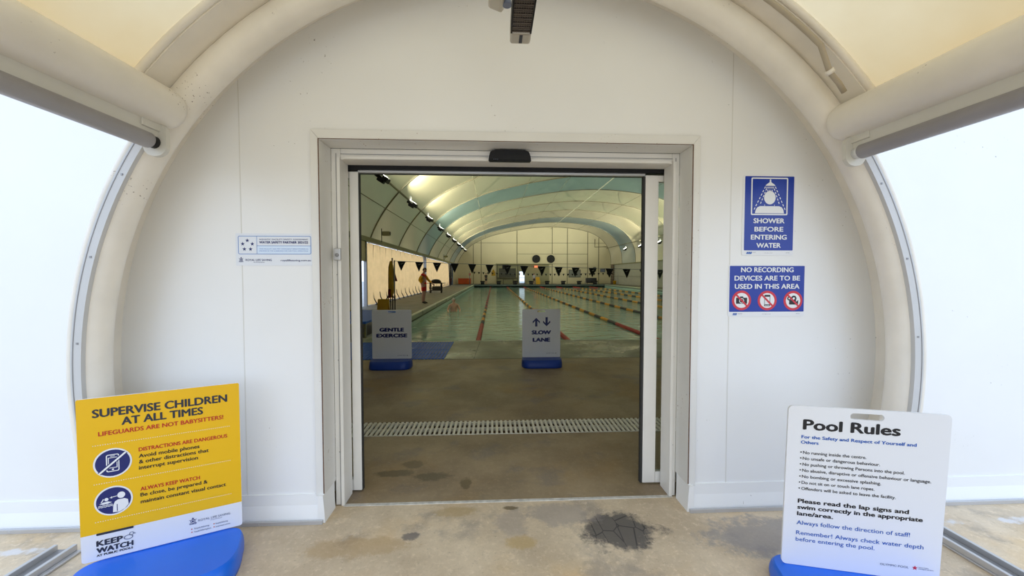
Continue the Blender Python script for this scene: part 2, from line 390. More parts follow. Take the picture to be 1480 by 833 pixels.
def dup(root, loc=None, rz=None, label=None, group=None):
    ch1 = kids(root)
    r = root.copy(); C.objects.link(r)
    if loc: r.location = loc
    if rz is not None: r.rotation_euler = (0, 0, rz)
    if label: r['label'] = label
    if group: r['group'] = group
    for ch in ch1:
        c = ch.copy(); C.objects.link(c); c.parent = r
        for g in kids(ch):
            d = g.copy(); C.objects.link(d); d.parent = c
    return r

# ---- lettering: built-in font, fitted to a rectangle (x0, x1, baseline z, cap height)
_txt = {}
def text_geo(body, bold):
    k = (body, bold)
    if k not in _txt:
        cu = bpy.data.curves.new('t', 'FONT'); cu.body = body; cu.size = 1.0; cu.offset = bold; cu.resolution_u = 3
        o = bpy.data.objects.new('t', cu); C.objects.link(o)
        dg = bpy.context.evaluated_depsgraph_get(); dg.update()
        me = bpy.data.meshes.new_from_object(o.evaluated_get(dg))
        vs_ = [tuple(v.co) for v in me.vertices]; fs = [tuple(p.vertices) for p in me.polygons]
        bpy.data.objects.remove(o); bpy.data.curves.remove(cu); bpy.data.meshes.remove(me)
        _txt[k] = (vs_, fs)
    return _txt[k]
CAP = 0.729
def put_text(bm, body, x0, x1, z_base, cap, y, bold=0.0, mi=0):
    """bold = extra stroke weight as a share of the cap height, from copies of the letters shifted sideways and upwards"""
    vs_, fs = text_geo(body, 0.0)
    if not vs_: return
    e = bold*cap
    xs = [v[0] for v in vs_]; a, b = min(xs), max(xs); sx = (x1-x0-2*e)/(b-a); sz = (cap-1.2*e)/CAP
    for i, (ox, oz) in enumerate(((0, 0), (-1, 0), (1, 0), (0, 1), (-0.5, -0.6), (0.7, 0.6)) if bold else ((0, 0),)):
        nv = [bm.verts.new((x0+e+(v[0]-a)*sx+ox*e, y-0.00006*i, z_base+0.6*e+v[1]*sz+oz*e*0.7)) for v in vs_]
        for f in fs:
            try:
                ff = bm.faces.new([nv[q] for q in f]); ff.material_index = mi
            except ValueError: pass

# ================================================================== THE SETTING
DXL, DXR, DTOP = -1.03, 1.235, 2.305          # rough opening in the entrance wall
PROF = [(-6.15, 3.1), (-5.8, 3.95), (-5.15, 5.0), (-4.1, 6.15), (-2.6, 7.1), (-0.35, 8.05), (2, 8.65), (4, 9.05), (7, 9.5), (10, 9.65), (13, 9.45), (15.8, 8.95), (17.7, 8.15), (19.2, 6.8), (20.0, 5.0), (20.15, 3.2)]
def spline(P, sub):
    out = []
    for i in range(len(P)-1):
        p0, p1, p2, p3 = P[max(i-1, 0)], P[i], P[i+1], P[min(i+2, len(P)-1)]
        for k in range(sub):
            t = k/sub
            out.append(tuple(0.5*((2*p1[j]) + (-p0[j]+p2[j])*t + (2*p0[j]-5*p1[j]+4*p2[j]-p3[j])*t*t + (-p0[j]+3*p1[j]-3*p2[j]+p3[j])*t**3) for j in (0, 1)))
    out.append(P[-1]); return out
SP = spline(PROF, 4)
def roof_z(x):
    for a, b in zip(SP, SP[1:]):
        if a[0] <= x <= b[0]: return a[1] + (b[1]-a[1])*(x-a[0])/max(b[0]-a[0], 1e-6)
    return 3.1

def wall_columns(bm, holes, y0, y1):
    """gable wall following the roof profile; holes = (x0, x1, ztop)"""
    xs = sorted(set([p[0] for p in SP] + [h[0] for h in holes] + [h[1] for h in holes]))
    for a, b in zip(xs, xs[1:]):
        if b-a < 1e-4: continue
        zb = 0.0
        for h in holes:
            if a >= h[0]-1e-6 and b <= h[1]+1e-6: zb = h[2]
        za, zz = roof_z(a+1e-5), roof_z(b-1e-5)
        prism_xz(bm, [(a, zb), (b, zb), (b, zz), (a, za)], y0, y1)

bm = NB(); wall_columns(bm, [(DXL, DXR, DTOP)], 2.38, 2.52)
struct('wall_front', bm, M_wall, 'white panel end wall of the swimming hall with the entrance doorway')
# panel joints of the front wall
bm = NB()
for x in (-1.49, 1.49, -3.9, 3.9): box(bm, x-0.0025, x+0.0025, 2.3785, 2.381, 0.16, roof_z(x)-0.1)
struct('trim_1', bm, mat('joint_grey', (0.72, 0.71, 0.68, 1), 0.6), 'fine vertical panel joints in the white entrance wall')

# vinyl skirting round the base of the front wall
def skirt(name, xa, xb, side):
    bm = NB()
    prof = [(2.38, 0.165), (2.372, 0.165), (2.368, 0.10), (2.348, 0.03), (2.344, 0.0), (2.38, 0.0)]
    a = [bm.verts.new((xa, y, z)) for y, z in prof]; b = [bm.verts.new((xb, y, z)) for y, z in prof]
    n = len(prof)
    for k in range(n): bm.faces.new((a[k], a[(k+1) % n], b[(k+1) % n], b[k]))
    bm.faces.new(a); bm.faces.new(b[::-1])
    xe = xb if side < 0 else xa; s = -side                        # wraps round the corner into the door reveal
    prism = [(xe - s*0.03, 0.0), (xe + s*0.012, 0.0), (xe + s*0.006, 0.10), (xe, 0.165), (xe - s*0.03, 0.165)]
    prism_xz(bm, prism, 2.346, 2.50)
    box(bm, xa, xb, 2.330, 2.345, 0.0, 0.022, mi=1)
    for k in range(int((xb-xa)/0.35)):
        lathe(bm, [(0.006, 0), (0.005, 0.004)], 8, (xa+0.15+0.35*k, 2.332, 0.012), 1)
    o = struct(name, bm, [M_wall, M_alu], 'white vinyl skirting with an aluminium batten along the foot of the wall')
    return o
skirt('baseboard_left', -6.1, DXL, -1); skirt('baseboard_right', DXR, 20.1, 1)

# ground and floors
bm = NB(); box(bm, -40, 40, -40, 2.52, -0.2, 0.0); struct('floor_entrance', bm, M_conc, 'stained tan concrete slab in front of the doorway')
bm = NB(); box(bm, -6.15, 20.15, 2.52, 3.60, -0.2, 0.0); box(bm, -6.15, 20.15, 3.95, 6.88, -0.2, 0.0); 
struct('floor_hall', bm, M_conc_in, 'brown concrete floor just inside the hall')
bm = NB(); box(bm, -6.15, 20.15, 3.60, 3.95, -0.2, -0.16); struct('floor_gutter', bm, M_gut, 'dark gutter under the slatted grating')
bm = NB(); box(bm, -6.15, 20.15, 6.88, 8.72, -0.3, 0.001)
struct('floor_concourse', bm, M_conc_wet, 'wet greenish concrete concourse along the near pool end')
bm = NB()
box(bm, -6.15, -3.05, 8.72, 65.7, -0.3, 0.0); box(bm, 17.25, 20.15, 8.72, 65.7, -0.3, 0.0); box(bm, -3.05, 17.25, 59.0, 65.7, -0.3, 0.0)
struct('floor_pool_deck', bm, concrete('deck_concrete', (0.17, 0.16, 0.12, 1), (0.11, 0.105, 0.08, 1), rough=0.7, seed=3.0), 'grey pool deck round the sides and far end')
bm = NB(); box(bm, -60, -6.15, 2.52, 90, -0.2, -0.01); box(bm, 20.15, 60, 2.52, 90, -0.2, -0.01); box(bm, -6.15, 20.15, 65.7, 90, -0.2, -0.01)
struct('floor_outside', bm, M_ground, 'pale ground outside the hall')
bm = NB()
for p, q in (((-0.35, 6.90), (-0.30, 8.70)), ((3.6, 6.9), (3.9, 8.7)), ((-2.5, 6.9), (-2.5, 8.7))):
    d = 0.008
    vs_ = [bm.verts.new((p[0]-d, p[1], 0.0025)), bm.verts.new((p[0]+d, p[1], 0.0025)), bm.verts.new((q[0]+d, q[1], 0.0025)), bm.verts.new((q[0]-d, q[1], 0.0025))]
    bm.faces.new(vs_)
box(bm, -6.1, 20.1, 6.872, 6.888, -0.01, 0.0025)
struct('trim_2', bm, M_gut, 'dark saw-cut joints in the concourse concrete')
bm = NB(); box(bm, DXL+0.06, DXR-0.03, 2.508, 2.532, 0, 0.004); struct('trim_3', bm, mat('white_threshold', (0.72, 0.70, 0.66, 1), 0.6, noise=0.35, scale=25), 'worn white threshold line across the doorway')

# pool
PX0, PX1, PY0, PY1, WZ = -2.9, 17.1, 8.78, 58.75, -0.36
bm = NB()
box(bm, PX0-0.15, PX1+0.15, PY0-0.05, PY1+0.25, -1.75, -1.5, mi=0)
box(bm, PX0-0.15, PX0, PY0, PY1, -1.5, -0.2); box(bm, PX1, PX1+0.15, PY0, PY1, -1.5, -0.2)
box(bm, PX0-0.15, PX1+0.15, PY0-0.05, PY0, -1.5, -0.2); box(bm, PX0-0.15, PX1+0.15, PY1, PY1+0.25, -1.5, -0.2)
for k in range(8):
    x = -1.65+2.5*k
    box(bm, x-0.2, x+0.2, 10.8, 56.8, -1.5, -1.494, mi=1)
    for yy in (10.8, 56.6): box(bm, x-0.5, x+0.5, yy, yy+0.25, -1.5, -1.493, mi=1)
struct('pool_basin', bm, [M_tile, M_tiled], 'tiled pool basin with dark lane lines')
bm = NB(); vs_ = [bm.verts.new(p) for p in ((PX0, PY0, WZ), (PX1, PY0, WZ), (PX1, PY1, WZ), (PX0, PY1, WZ))]; bm.faces.new(vs_)
struct('pool_water', bm, M_water, 'rippled green pool water')
bm = NB()      # coping: pale rounded nosing over a dark scum gutter
for xa, xb, s in ((PX0-0.16, PX0, 1), (PX1, PX1+0.16, -1)):
    box(bm, xa, xb, PY0, PY1+0.25, -0.14, 0.035, bev=0.025, mi=0)
    box(bm, xa+0.03, xb-0.03, PY0, PY1+0.2, -0.36, -0.14, mi=1)
box(bm, PX0-0.16, PX1+0.16, PY0-0.09, PY0+0.03, -0.12, 0.006, bev=0.008, mi=0)
box(bm, PX0-0.16, PX1+0.16, PY1, PY1+0.28, -0.36, 0.03, mi=2)
for k in range(12): box(bm, PX0-0.14, PX0+0.02, 12+4*k, 12.05+4*k, -0.17, 0.035, mi=0)
struct('pool_coping', bm, [M_cope, M_gut, mat('far_pool_wall', (0.10, 0.14, 0.14, 1), 0.4, noise=0.2, scale=1)], 'pale concrete coping round the pool')
bm = NB()
for k in range(22): box(bm, -2.6+0.9*k, -2.5+0.9*k, PY0-0.02, PY0+0.035, 0.006, 0.012)
struct('trim_4', bm, M_pwhite, 'short white depth marks on the near pool lip')

# hall roof: eleven bays bellied out between steel arches
RIBS = [2.6] + [8.0+5.76*k for k in range(11)]
CXH, CZH = 7.0, 3.0
def belly(p, amt):
    d = Vector((p[0]-CXH, (p[1]-CZH)*1.3)); d.normalize(); return (p[0]+d.x*amt, p[1]+d.y*amt)
bm = NB()
for i in range(11):
    y0, y1 = RIBS[i], RIBS[i+1]; blue = 1 if i in (5, 9) else 0
    rows = []
    NS = 8
    for k in range(NS+1):
        t = k/NS; a = 0.85*math.sin(PI*t)**0.8
        rows.append([bm.verts.new((q[0], y0+(y1-y0)*t, q[1])) for q in (belly(p, a*min(1, (p[1]-3.0)/2.5)) for p in SP)])
    for A, B in zip(rows, rows[1:]):
        for k in range(len(A)-1):
            f = bm.faces.new((A[k], A[k+1], B[k+1], B[k])); f.smooth = True; f.material_index = blue
struct('ceiling_hall', bm, [M_roof, M_roofb], 'cream vaulted membrane roof over the pool with two teal bays', norm=False)
for i, y in enumerate(RIBS[1:]):
    bm = NB(); tube(bm, [(p[0], y, p[1]-0.03) for p in SP], 0.04, 6)
    o = struct('ceiling_arch', bm, M_rib, 'steel arch under the seam between two roof bays')
bm = NB()
for x, dz in ((-5.25, -0.12), (-1.25, -0.02), (2.8, -0.05), (6.2, -0.05), (14.3, -0.05)):
    z = roof_z(x) + dz; tube(bm, [(x, 2.6, z), (x, 65.5, z)], 0.018, 5)
struct('trim_5', bm, M_rib, 'thin lengthwise stay wires under the roof', )
bm = NB(); tube(bm, [(9.75, 2.6, 9.35), (9.75, 65.5, 9.35)], 0.045, 6)
struct('trim_6', bm, mat('white_conduit', (0.7, 0.68, 0.55, 1), 0.5), 'white conduit along the crown of the roof')

# far wall
BY = 65.6
bm = NB(); wall_columns(bm, [(4.35, 5.35, 2.15)], BY, BY+0.15)
struct('wall_back', bm, M_backw, 'cream panelled far end wall of the hall')
bm = NB()
for x in (-3.35, -2.05, 4.0, 10.0, 12.6, 16.1, 18.0): box(bm, x-0.05, x+0.05, BY-0.03, BY, 0, roof_z(x)-0.1)
for x0, x1, z in ((-5.9, 19.5, 6.9), (4.0, 16.1, 5.05), (0.6, 16.1, 3.35)):
    box(bm, x0, x1, BY-0.025, BY, z-0.03, z+0.03)
struct('trim_7', bm, M_seam, 'dark cover strips between the panels of the far wall')
bm = NB()      # door in the far wall
for a in ((4.35, 4.42, 0, 2.15), (5.28, 5.35, 0, 2.15), (4.35, 5.35, 2.08, 2.15), (4.35, 5.35, 0.95, 1.03), (4.35, 5.35, 0, 0.1)):
    box(bm, a[0], a[1], BY+0.02, BY+0.08, a[2], a[3])
o = struct('door_2', bm, M_dark, 'far glazed door with daylight behind it')
bm = NB(); box(bm, 4.42, 5.28, BY+0.045, BY+0.055, 0.1, 2.08); finish('glass', bm, M_glass, o)

# left wall: eave, posts, solid panel
LX = -6.1
bm = NB(); box(bm, LX-0.08, LX+0.05, 2.52, 17.35, 0, 3.1); box(bm, LX-0.08, LX+0.05, 58.6, BY, 0, 3.1); box(bm, LX-0.06, LX+0.02, 17.35, 18.8, 2.15, 3.1)
struct('wall_left', bm, M_backw, 'solid panels of the left hall wall')
bm = NB(); box(bm, LX-0.1, LX+0.12, 2.52, BY, 3.1, 3.32)
struct('trim_8', bm, M_olive, 'eave beam along the left side of the hall')
for y in (18.85, 34.4, 35.3, 53.2, 58.5):
    bm = NB(); box(bm, LX-0.07, LX+0.07, y-0.06, y+0.06, 0, 3.1)
    if y in (34.4, 53.2): box(bm, LX-0.1, LX+0.16, y-0.15, y+0.15, 2.8, 3.1)
    struct('wall_post', bm, M_alud, 'steel post in the left hall wall')
bm = NB(); box(bm, 20.1, 20.2, 2.52, BY, 0, 3.2)
struct('wall_right', bm, M_sheet, 'pale sheeting along the right side of the hall')
bm = NB(); box(bm, 20.0, 20.1, 2.52, BY, 1.25, 1.3); box(bm, 19.98, 20.14, 2.52, BY, 3.15, 3.3)
struct('trim_9', bm, M_olive, 'rails along the right hall wall')
# window bay near the far left corner
bm = NB()
for a, b in (((LX, 53.4, 0.05), (LX, 58.4, 0.05)), ((LX, 53.4, 3.0), (LX, 58.4, 3.0)), ((LX, 55.9, 0), (LX, 55.9, 3.05)), ((LX, 53.4, 1.5), (LX, 58.4, 1.5))): tube(bm, [a, b], 0.04, 6)
tube(bm, [(LX+0.15, 55.2, 0.1), (LX+0.15, 58.3, 3.05)], 0.06, 6); tube(bm, [(LX+0.15, 57.2, 0.05), (LX+0.15, 54.0, 3.05)], 0.03, 6)
o = struct('window_1', bm, M_dark, 'clear side bay with a diagonal brace in the far left corner')
bm = NB(); box(bm, LX-0.03, LX-0.02, 53.3, 58.4, 0.02, 3.05); finish('glass', bm, M_glass, o)

# doorway: flashing, frame, header, sliding leaves
bm = NB()
for pts in ([(-1.078, 0.155), (DXL, 0.155), (DXL, DTOP), (-1.078, 2.36)], [(DXR, 0.155), (1.283, 0.155), (1.283, 2.36), (DXR, DTOP)], [(-1.077, 2.36), (DXL+0.001, DTOP+0.001), (DXR-0.001, DTOP+0.001), (1.282, 2.36)]):
    prism_xz(bm, pts, 2.366, 2.3795)
box(bm, DXL-0.001, DXL+0.004, 2.367, 2.529, 0.165, DTOP-0.005); box(bm, DXR-0.004, DXR+0.001, 2.367, 2.529, 0.165, DTOP-0.005); box(bm, DXL, DXR, 2.367, 2.529, DTOP-0.004, DTOP+0.0005)
d1 = struct('door_1', bm, M_trim, 'automatic sliding entrance door standing open')
bm = NB()
for xs in ((-1.0335, -1.0285), (1.2335, 1.2385)): box(bm, xs[0], xs[1], 2.363, 2.372, 0.17, DTOP-0.0025)
box(bm, -1.0335, 1.2385, 2.363, 2.372, DTOP-0.002, DTOP+0.001)
for pts in ([(-1.0805, 0.16), (-1.078, 0.16), (-1.078, 2.36), (-1.0805, 2.3625)], [(1.283, 0.16), (1.2855, 0.16), (1.2855, 2.3625), (1.283, 2.36)], [(-1.0805, 2.3625), (-1.078, 2.36), (1.283, 2.36), (1.2855, 2.3625)]): prism_xz(bm, pts, 2.3755, 2.3795)
finish('sealant', bm, M_rust, d1)['label'] = 'rusty sealant line inside the white flashing'
bm = NB()
for s, xi in ((-1, -1.026), (1, 1.231)):
    x_in = -0.967 if s < 0 else 1.184
    a, b = min(xi, x_in), max(xi, x_in)
    box(bm, a, b, 2.53, 2.66, 0.0, 2.30, bev=0.003)
    g = (xi*0.45+x_in*0.55); box(bm, g-0.002, g+0.002, 2.528, 2.531, 0.0, 2.27, mi=1)
    lip = x_in - (0.02 if s < 0 else -0.02)
    box(bm, min(lip, x_in), max(lip, x_in), 2.516, 2.53, 0.0, 2.245, bev=0.002)
    for zz in (0.35, 0.95, 1.5): lathe(bm, [(0.005, 0), (0.004, 0.003)], 8, ((a+b)/2, 2.528, zz), 1)
finish('jamb', bm, [M_frame, M_alud], d1)
bm = NB()
box(bm, -0.966, 1.183, 2.531, 2.66, 2.232, 2.30, bev=0.003); box(bm, -0.945, 1.162, 2.517, 2.53, 2.232, 2.252, bev=0.003)
box(bm, -0.966, 1.183, 2.528, 2.5305, 2.264, 2.267, mi=1)
box(bm, -1.9, 2.1, 2.661, 2.80, 2.206, 2.40, mi=2)
finish('header', bm, [M_frame, M_alud, M_black], d1)
for s, x0, x1 in ((-1, -0.967, -0.908), (1, 1.062, 1.155)):
    bm = NB(); box(bm, x0, x1, 2.675, 2.715, 0.012, 2.195, bev=0.004)
    far = x0-0.95 if s < 0 else x1+0.95
    e0, e1 = (far, x0-0.0005) if s < 0 else (x1+0.0005, far)
    box(bm, e0, e1, 2.678, 2.712, 2.15, 2.195, bev=0.003); box(bm, e0, e1, 2.678, 2.712, 0.012, 0.09)
    lf = finish('door_leaf', bm, M_frame, d1)
    bm = NB(); box(bm, e0, e1, 2.692, 2.698, 0.09, 2.15); finish('glass', bm, M_glass, lf)
    bm = NB()
    xe = x1 if s < 0 else x0
    box(bm, xe+0.0005 if s < 0 else xe-0.016, xe+0.006 if s < 0 else xe-0.0005, 2.68, 2.71, 0.012, 2.185); finish('edge_seal', bm, M_dark, lf)
bm = NB(); box(bm, -0.91, 1.06, 2.68, 2.71, 2.19, 2.205); finish('guide_rail', bm, M_alu, d1)
bm = NB()
prism_xz(bm, [(-0.03, 2.222), (0.243, 2.222), (0.236, 2.262), (0.225, 2.288), (0.20, 2.292), (0.012, 2.292), (-0.014, 2.288), (-0.024, 2.262)], 2.478, 2.52)
es = [e for e in bm.edges if len(e.link_faces) == 2]
bmesh.ops.bevel(bm, geom=es, offset=0.006, segments=2, affect='EDGES')
sens = finish('door_sensor', bm, M_black); tag(sens, 'black motion sensor box over the middle of the doorway', 'sensor')
bm = NB()
for x in (0.005, 0.017, 0.029): lathe(bm, [(0.003, 0), (0.002, 0.003)], 8, (x, 2.477, 2.23), 0)
finish('indicator', bm, M_pgrey, sens)
bm = NB()
box(bm, -1.006, -0.962, 2.497, 2.516, 1.592, 1.668, bev=0.006)
btn = finish('push_button', bm, M_alu); tag(btn, 'small silver door button on the left door frame', 'button')
bm = NB(); lathe(bm, [(0.012, 0), (0.011, 0.006), (0.004, 0.008)], 16); bmesh.ops.rotate(bm, cent=(0, 0, 0), matrix=Matrix.Rotation(PI/2, 3, 'X'), verts=bm.verts[:])
finish('button', bm, M_alud, btn, (-0.984, 2.497, 1.625))

# ================================================================== ENTRANCE CANOPY
HX, HZ, HR, HY = 0.14, 0.97, 2.27, 2.15
A0 = math.asin(-HZ/HR)
bm = NB(); arc_sweep(bm, HX, HZ, HR, A0, PI-A0, 96, circ(0.078, 20), smooth=True, y=HY)
hoop = finish('steel_hoop', bm, M_hoop); tag(hoop, 'large cream painted round steel hoop framing the entrance wall', 'hoop')
for a0, a1 in ((A0, math.radians(34.5)), (PI-math.radians(34.5), PI-A0)):
    bm = NB()
    arc_sweep(bm, HX, HZ, 2.262, a0, a1, 48, [(-0.026, -0.092), (0.026, -0.092), (0.026, -0.06), (-0.026, -0.06)], y=HY)
    arc_sweep(bm, HX, HZ, 2.262, a0, a1, 48, [(0.012, -0.094), (0.016, -0.094), (0.016, -0.092), (0.012, -0.092)], y=HY, mi=1)
    arc_sweep(bm, HX, HZ, 2.312, a0, a1, 48, circ(0.022, 10), y=HY-0.058, mi=2, smooth=True)
    for k in range(5):
        a = a0+(a1-a0)*(0.12+0.19*k); c = (HX+2.255*math.cos(a), HY-0.0925, HZ+2.255*math.sin(a))
        box(bm, c[0]-0.005, c[0]+0.005, c[1]-0.002, c[1]+0.002, c[2]-0.005, c[2]+0.005, mi=1)
    finish('blind_track', bm, [mat('pale_grey_channel', (0.60, 0.60, 0.60, 1), 0.4, noise=0.06, scale=5), M_alud, M_hoop], hoop)['label'] = 'grey curved guide channel for the side blind'
bm = NB(); arc_sweep(bm, HX, HZ, 2.335, A0, PI-A0, 96, [(0.0, 0.0), (0.012, 0.0), (0.012, 0.231), (0.0, 0.231)], y=HY)
finish('closure_strip', bm, M_hoop, hoop)
for a in (math.radians(35.6), PI-math.radians(35.6)):
    bm = NB(); c = (HX+2.262*math.cos(a), HY-0.085, HZ+2.262*math.sin(a)); box(bm, c[0]-0.024, c[0]+0.024, c[1]-0.03, c[1]+0.02, c[2]-0.014, c[2]+0.014, bev=0.004, rot=Matrix.Rotation(-a+PI/2, 3, 'Y'))
    finish('end_stop', bm, M_black, hoop)
AB = math.radians(33); 
bm = NB()
arc_sweep(bm, HX, HZ, 2.352, AB, PI-AB, 72, circ(0.018, 10), y=1.95, smooth=True)
arc_sweep(bm, HX, HZ, 2.33, AB, PI-AB, 72, [(0.0, 0.0), (0.012, 0.0), (0.012, 0.17), (0.0, 0.17)], y=1.96)
finish('fabric_rail', bm, M_hoop, hoop)
for s, lab in ((-1, 'left'), (1, 'right')):
    bx = HX + s*1.785; bz = 2.335
    t = thing('canopy_beam', 'thick round cream eave beam running along the %s side of the canopy' % lab, 'beam', (bx, HY-0.1, bz), group=None)
    bm = NB(); tube(bm, [(0, 0.06, 0), (0, 0.03, 0), (0, 0.0, 0), (0, -5.6, 0)], [0.06, 0.09, 0.1, 0.1], 24); finish('tube', bm, M_hoop, t)
    bm = NB()
    p = [(-0.01, -0.085), (0.045, -0.075), (0.06, -0.15), (0.045, -0.158), (0.0, -0.16)]
    p = [(s*q[0], q[1]) for q in p]
    a = [bm.verts.new((q[0], -0.02, q[1])) for q in p]; b = [bm.verts.new((q[0], -5.6, q[1])) for q in p]
    for k in range(5): bm.faces.new((a[k], a[(k+1) % 5], b[(k+1) % 5], b[k]))
    bm.faces.new(a); bm.faces.new(b)
    finish('valance', bm, mat('white_valance', (0.68, 0.66, 0.60, 1), 0.4, noise=0.06, scale=4), t)['label'] = 'white flat valance under the beam'
    rx = HX + s*1.80; rz_ = 2.150
    t = thing('roller_blind', 'grey rolled-up side blind under the %s canopy beam' % lab, 'blind', (rx, HY-0.15, rz_))
    bm = NB(); tube(bm, [(0, -0.03, 0), (0, -5.5, 0)], 0.038, 20)
    finish('blind_roll', bm, M_roller, t)
    bm = NB(); tube(bm, [(0, 0.012, 0), (0, -0.06, 0)], 0.03, 16); lathe(bm, [(0.001, 0), (0.001, 0.001)], 4); finish('end_plug', bm, M_black if s < 0 else M_white, t)
    bm = NB()
    pts = rrect(-0.056, 0.056, -0.066, 0.10, 0.052, 6); prism_xz(bm, pts, 0.006, 0.03); box(bm, -s*0.0-0.03, 0.03-0.0, -0.09, 0.01, 0.052, 0.10, bev=0.004)
    finish('bracket', bm, mat('white_bracket', (0.64, 0.62, 0.56, 1), 0.4), t)
bm = NB()
th0, th1 = math.radians(33), PI-math.radians(33); NT = 40
rows = []
for k in range(12):
    y = 1.95 - 5.5*k/11
    rows.append([bm.verts.new((HX+2.365*math.cos(th0+(th1-th0)*i/NT), y, HZ+2.365*math.sin(th0+(th1-th0)*i/NT))) for i in range(NT+1)])
for A, B in zip(rows, rows[1:]):
    for k in range(NT):
        f = bm.faces.new((A[k], A[k+1], B[k+1], B[k])); f.smooth = True
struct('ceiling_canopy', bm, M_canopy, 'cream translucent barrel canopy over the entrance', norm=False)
# floor rails
for s, x, lab in ((-1, -2.30, 'left, beside the yellow sign'), (1, 2.56, 'right, behind the rules sign')):
    bm = NB(); box(bm, x-0.075, x+0.075, -3.4, 2.16, 0, 0.012, bev=0.003); box(bm, x-0.07, x-0.05, -3.4, 2.16, 0.012, 0.045, bev=0.003)
    box(bm, x+0.03, x+0.05, -3.4, 2.16, 0.012, 0.045, bev=0.003); box(bm, x-0.05, x+0.03, -3.4, 2.16, 0.012, 0.016, mi=1)
    tag(finish('floor_track', bm, [M_alu, M_alud]), 'aluminium ground track on the %s' % lab, 'track')
# radiant heater
t = thing('radiant_heater', 'long black mesh radiant heater hanging under the canopy crown', 'heater', (0.135, 1.98, 2.66))
bm = NB(); box(bm, -0.043, 0.043, -1.7, -0.08, 0.025, 0.075, bev=0.006); finish('reflector', bm, mat('heater_inside', (0.02, 0.016, 0.014, 1), 0.6), t)
bm = NB()
for k in range(105):
    y = -0.09-0.0153*k; box(bm, -0.043, 0.043, y-0.0035, y+0.0035, 0.003+0.002*(k % 2), 0.007+0.002*(k % 2))
for k in range(9): box(bm, -0.043+0.01075*k-0.0012, -0.043+0.01075*k+0.0012, -1.7, -0.08, 0.004, 0.008)
finish('grille', bm, mat('heater_grille', (0.17, 0.14, 0.12, 1), 0.4, 0.6), t)
bm = NB()
box(bm, -0.050, -0.043, -1.7, -0.08, 0.0, 0.078); box(bm, 0.043, 0.050, -1.7, -0.08, 0.0, 0.078); finish('side_rail', bm, M_black, t)
for yy in (-1.72, -0.04):
    bm = NB(); box(bm, -0.051, 0.051, yy-0.045, yy+0.045, -0.003, 0.08, bev=0.012); ec = finish('end_cap', bm, M_heatbox, t)
    if yy > -1:
        bm = NB(); box(bm, -0.007, 0.009, yy-0.034, yy+0.03, -0.0045, -0.002); finish('badge', bm, M_char, ec)
for yy in (-0.3, -1.5):
    bm = NB(); tube(bm, [(0, yy, 0.07), (0, yy, 0.665)], 0.006, 8); finish('hanger', bm, M_alud, t)
t = thing('flood_lamp', 'small fawn lamp fitting on the hoop beside the heater', 'lamp', (0.035, 1.96, 2.83))
bm = NB(); box(bm, -0.05, 0.03, -0.06, 0.05, 0.0, 0.09, bev=0.015, rot=Matrix.Rotation(0.35, 3, 'Y')); finish('housing', bm, M_heatbox, t)
bm = NB(); tube(bm, [(0, 0.04, 0.06), (0, 0.12, 0.2)], 0.012, 8); finish('arm', bm, M_hoop, t)
bm = NB(); lathe(bm, [(0.022, 0), (0.022, 0.02), (0.016, 0.03)], 12, (0.035, 0.0, 0.0)); finish('lens', bm, M_pgrey, t)
# conduit inside the hoop, right
bm = NB(); pts = [(HX+2.30*math.cos(math.radians(a)), 1.95, HZ+2.30*math.sin(math.radians(a))) for a in range(62, 47, -2)] + [(1.71, 1.95, 2.60), (1.74, 1.96, 2.55), (1.80, 1.97, 2.50), (1.84, 1.98, 2.46)]
tube(bm, pts, 0.013, 10); cnd = finish('conduit', bm, mat('fawn_conduit', (0.42, 0.36, 0.27, 1), 0.45)); tag(cnd, 'fawn cable conduit bending along the upper right of the hoop', 'conduit')
bm = NB(); tube(bm, [(1.735, 1.96, 2.562), (1.75, 1.963, 2.545)], 0.02, 10); finish('coupling', bm, M_hoop, cnd)

# ================================================================== SIGNS
def disc(bm, cx, cz, rx, rz, y, mi=0, n=36): poly_xz(bm, ell(cx, cz, rx, rz, n), y, mi)

class Sheet:
    """prints on a board of width W and height H, given in fractions from its top left corner; y grows away from the viewer"""
    def __init__(s, parent, W, H, y, x0=None, z0=0.0):
        s.p, s.W, s.H, s.y = parent, W, H, y; s.x0 = -W/2 if x0 is None else x0; s.z0 = z0
    def X(s, u): return s.x0 + u*s.W
    def Z(s, v): return s.z0 + (1-v)*s.H
    def text(s, name, m, rows, bold=0.0, dy=0.0, extra=None):
        for (b, u0, u1, v0, v1) in rows:
            bm = NB(); put_text(bm, b, s.X(u0), s.X(u1), s.Z(v1), (v1-v0)*s.H, s.y-dy, bold)
            if extra: extra(bm, v0, v1)
            finish(name, bm, m, s.p, norm=False)
    def shape(s, name, mats, fn):
        bm = NB(); fn(bm); return finish(name, bm, mats, s.p, norm=False)

def board(t, W, H, z0, mats, slot=False, th=0.010, r=0.018, dark_corner=False):
    """thin board standing on the base, front face at y = 0"""
    bm = NB(); out = rrect(-W/2, W/2, z0, z0+H, r, 4)
    if not slot:
        prism_xz(bm, out, 0, th)
        return finish('panel', bm, mats, t)
    sw, sh_, zc = W*0.105, H*0.019, z0+H*0.957
    inn = rrect(-sw, sw, zc-sh_, zc+sh_, sh_*0.95, 4)
    for y in (0, th): ring_xz(bm, out, inn, y)
    for L in (out, inn):
        a = [bm.verts.new((p[0], 0, p[1])) for p in L]; b = [bm.verts.new((p[0], th, p[1])) for p in L]
        n = len(L)
        for k in range(n): bm.faces.new((a[k], b[k], b[(k+1) % n], a[(k+1) % n]))
    bmesh.ops.remove_doubles(bm, verts=bm.verts[:], dist=1e-5)
    return finish('panel', bm, mats, t)

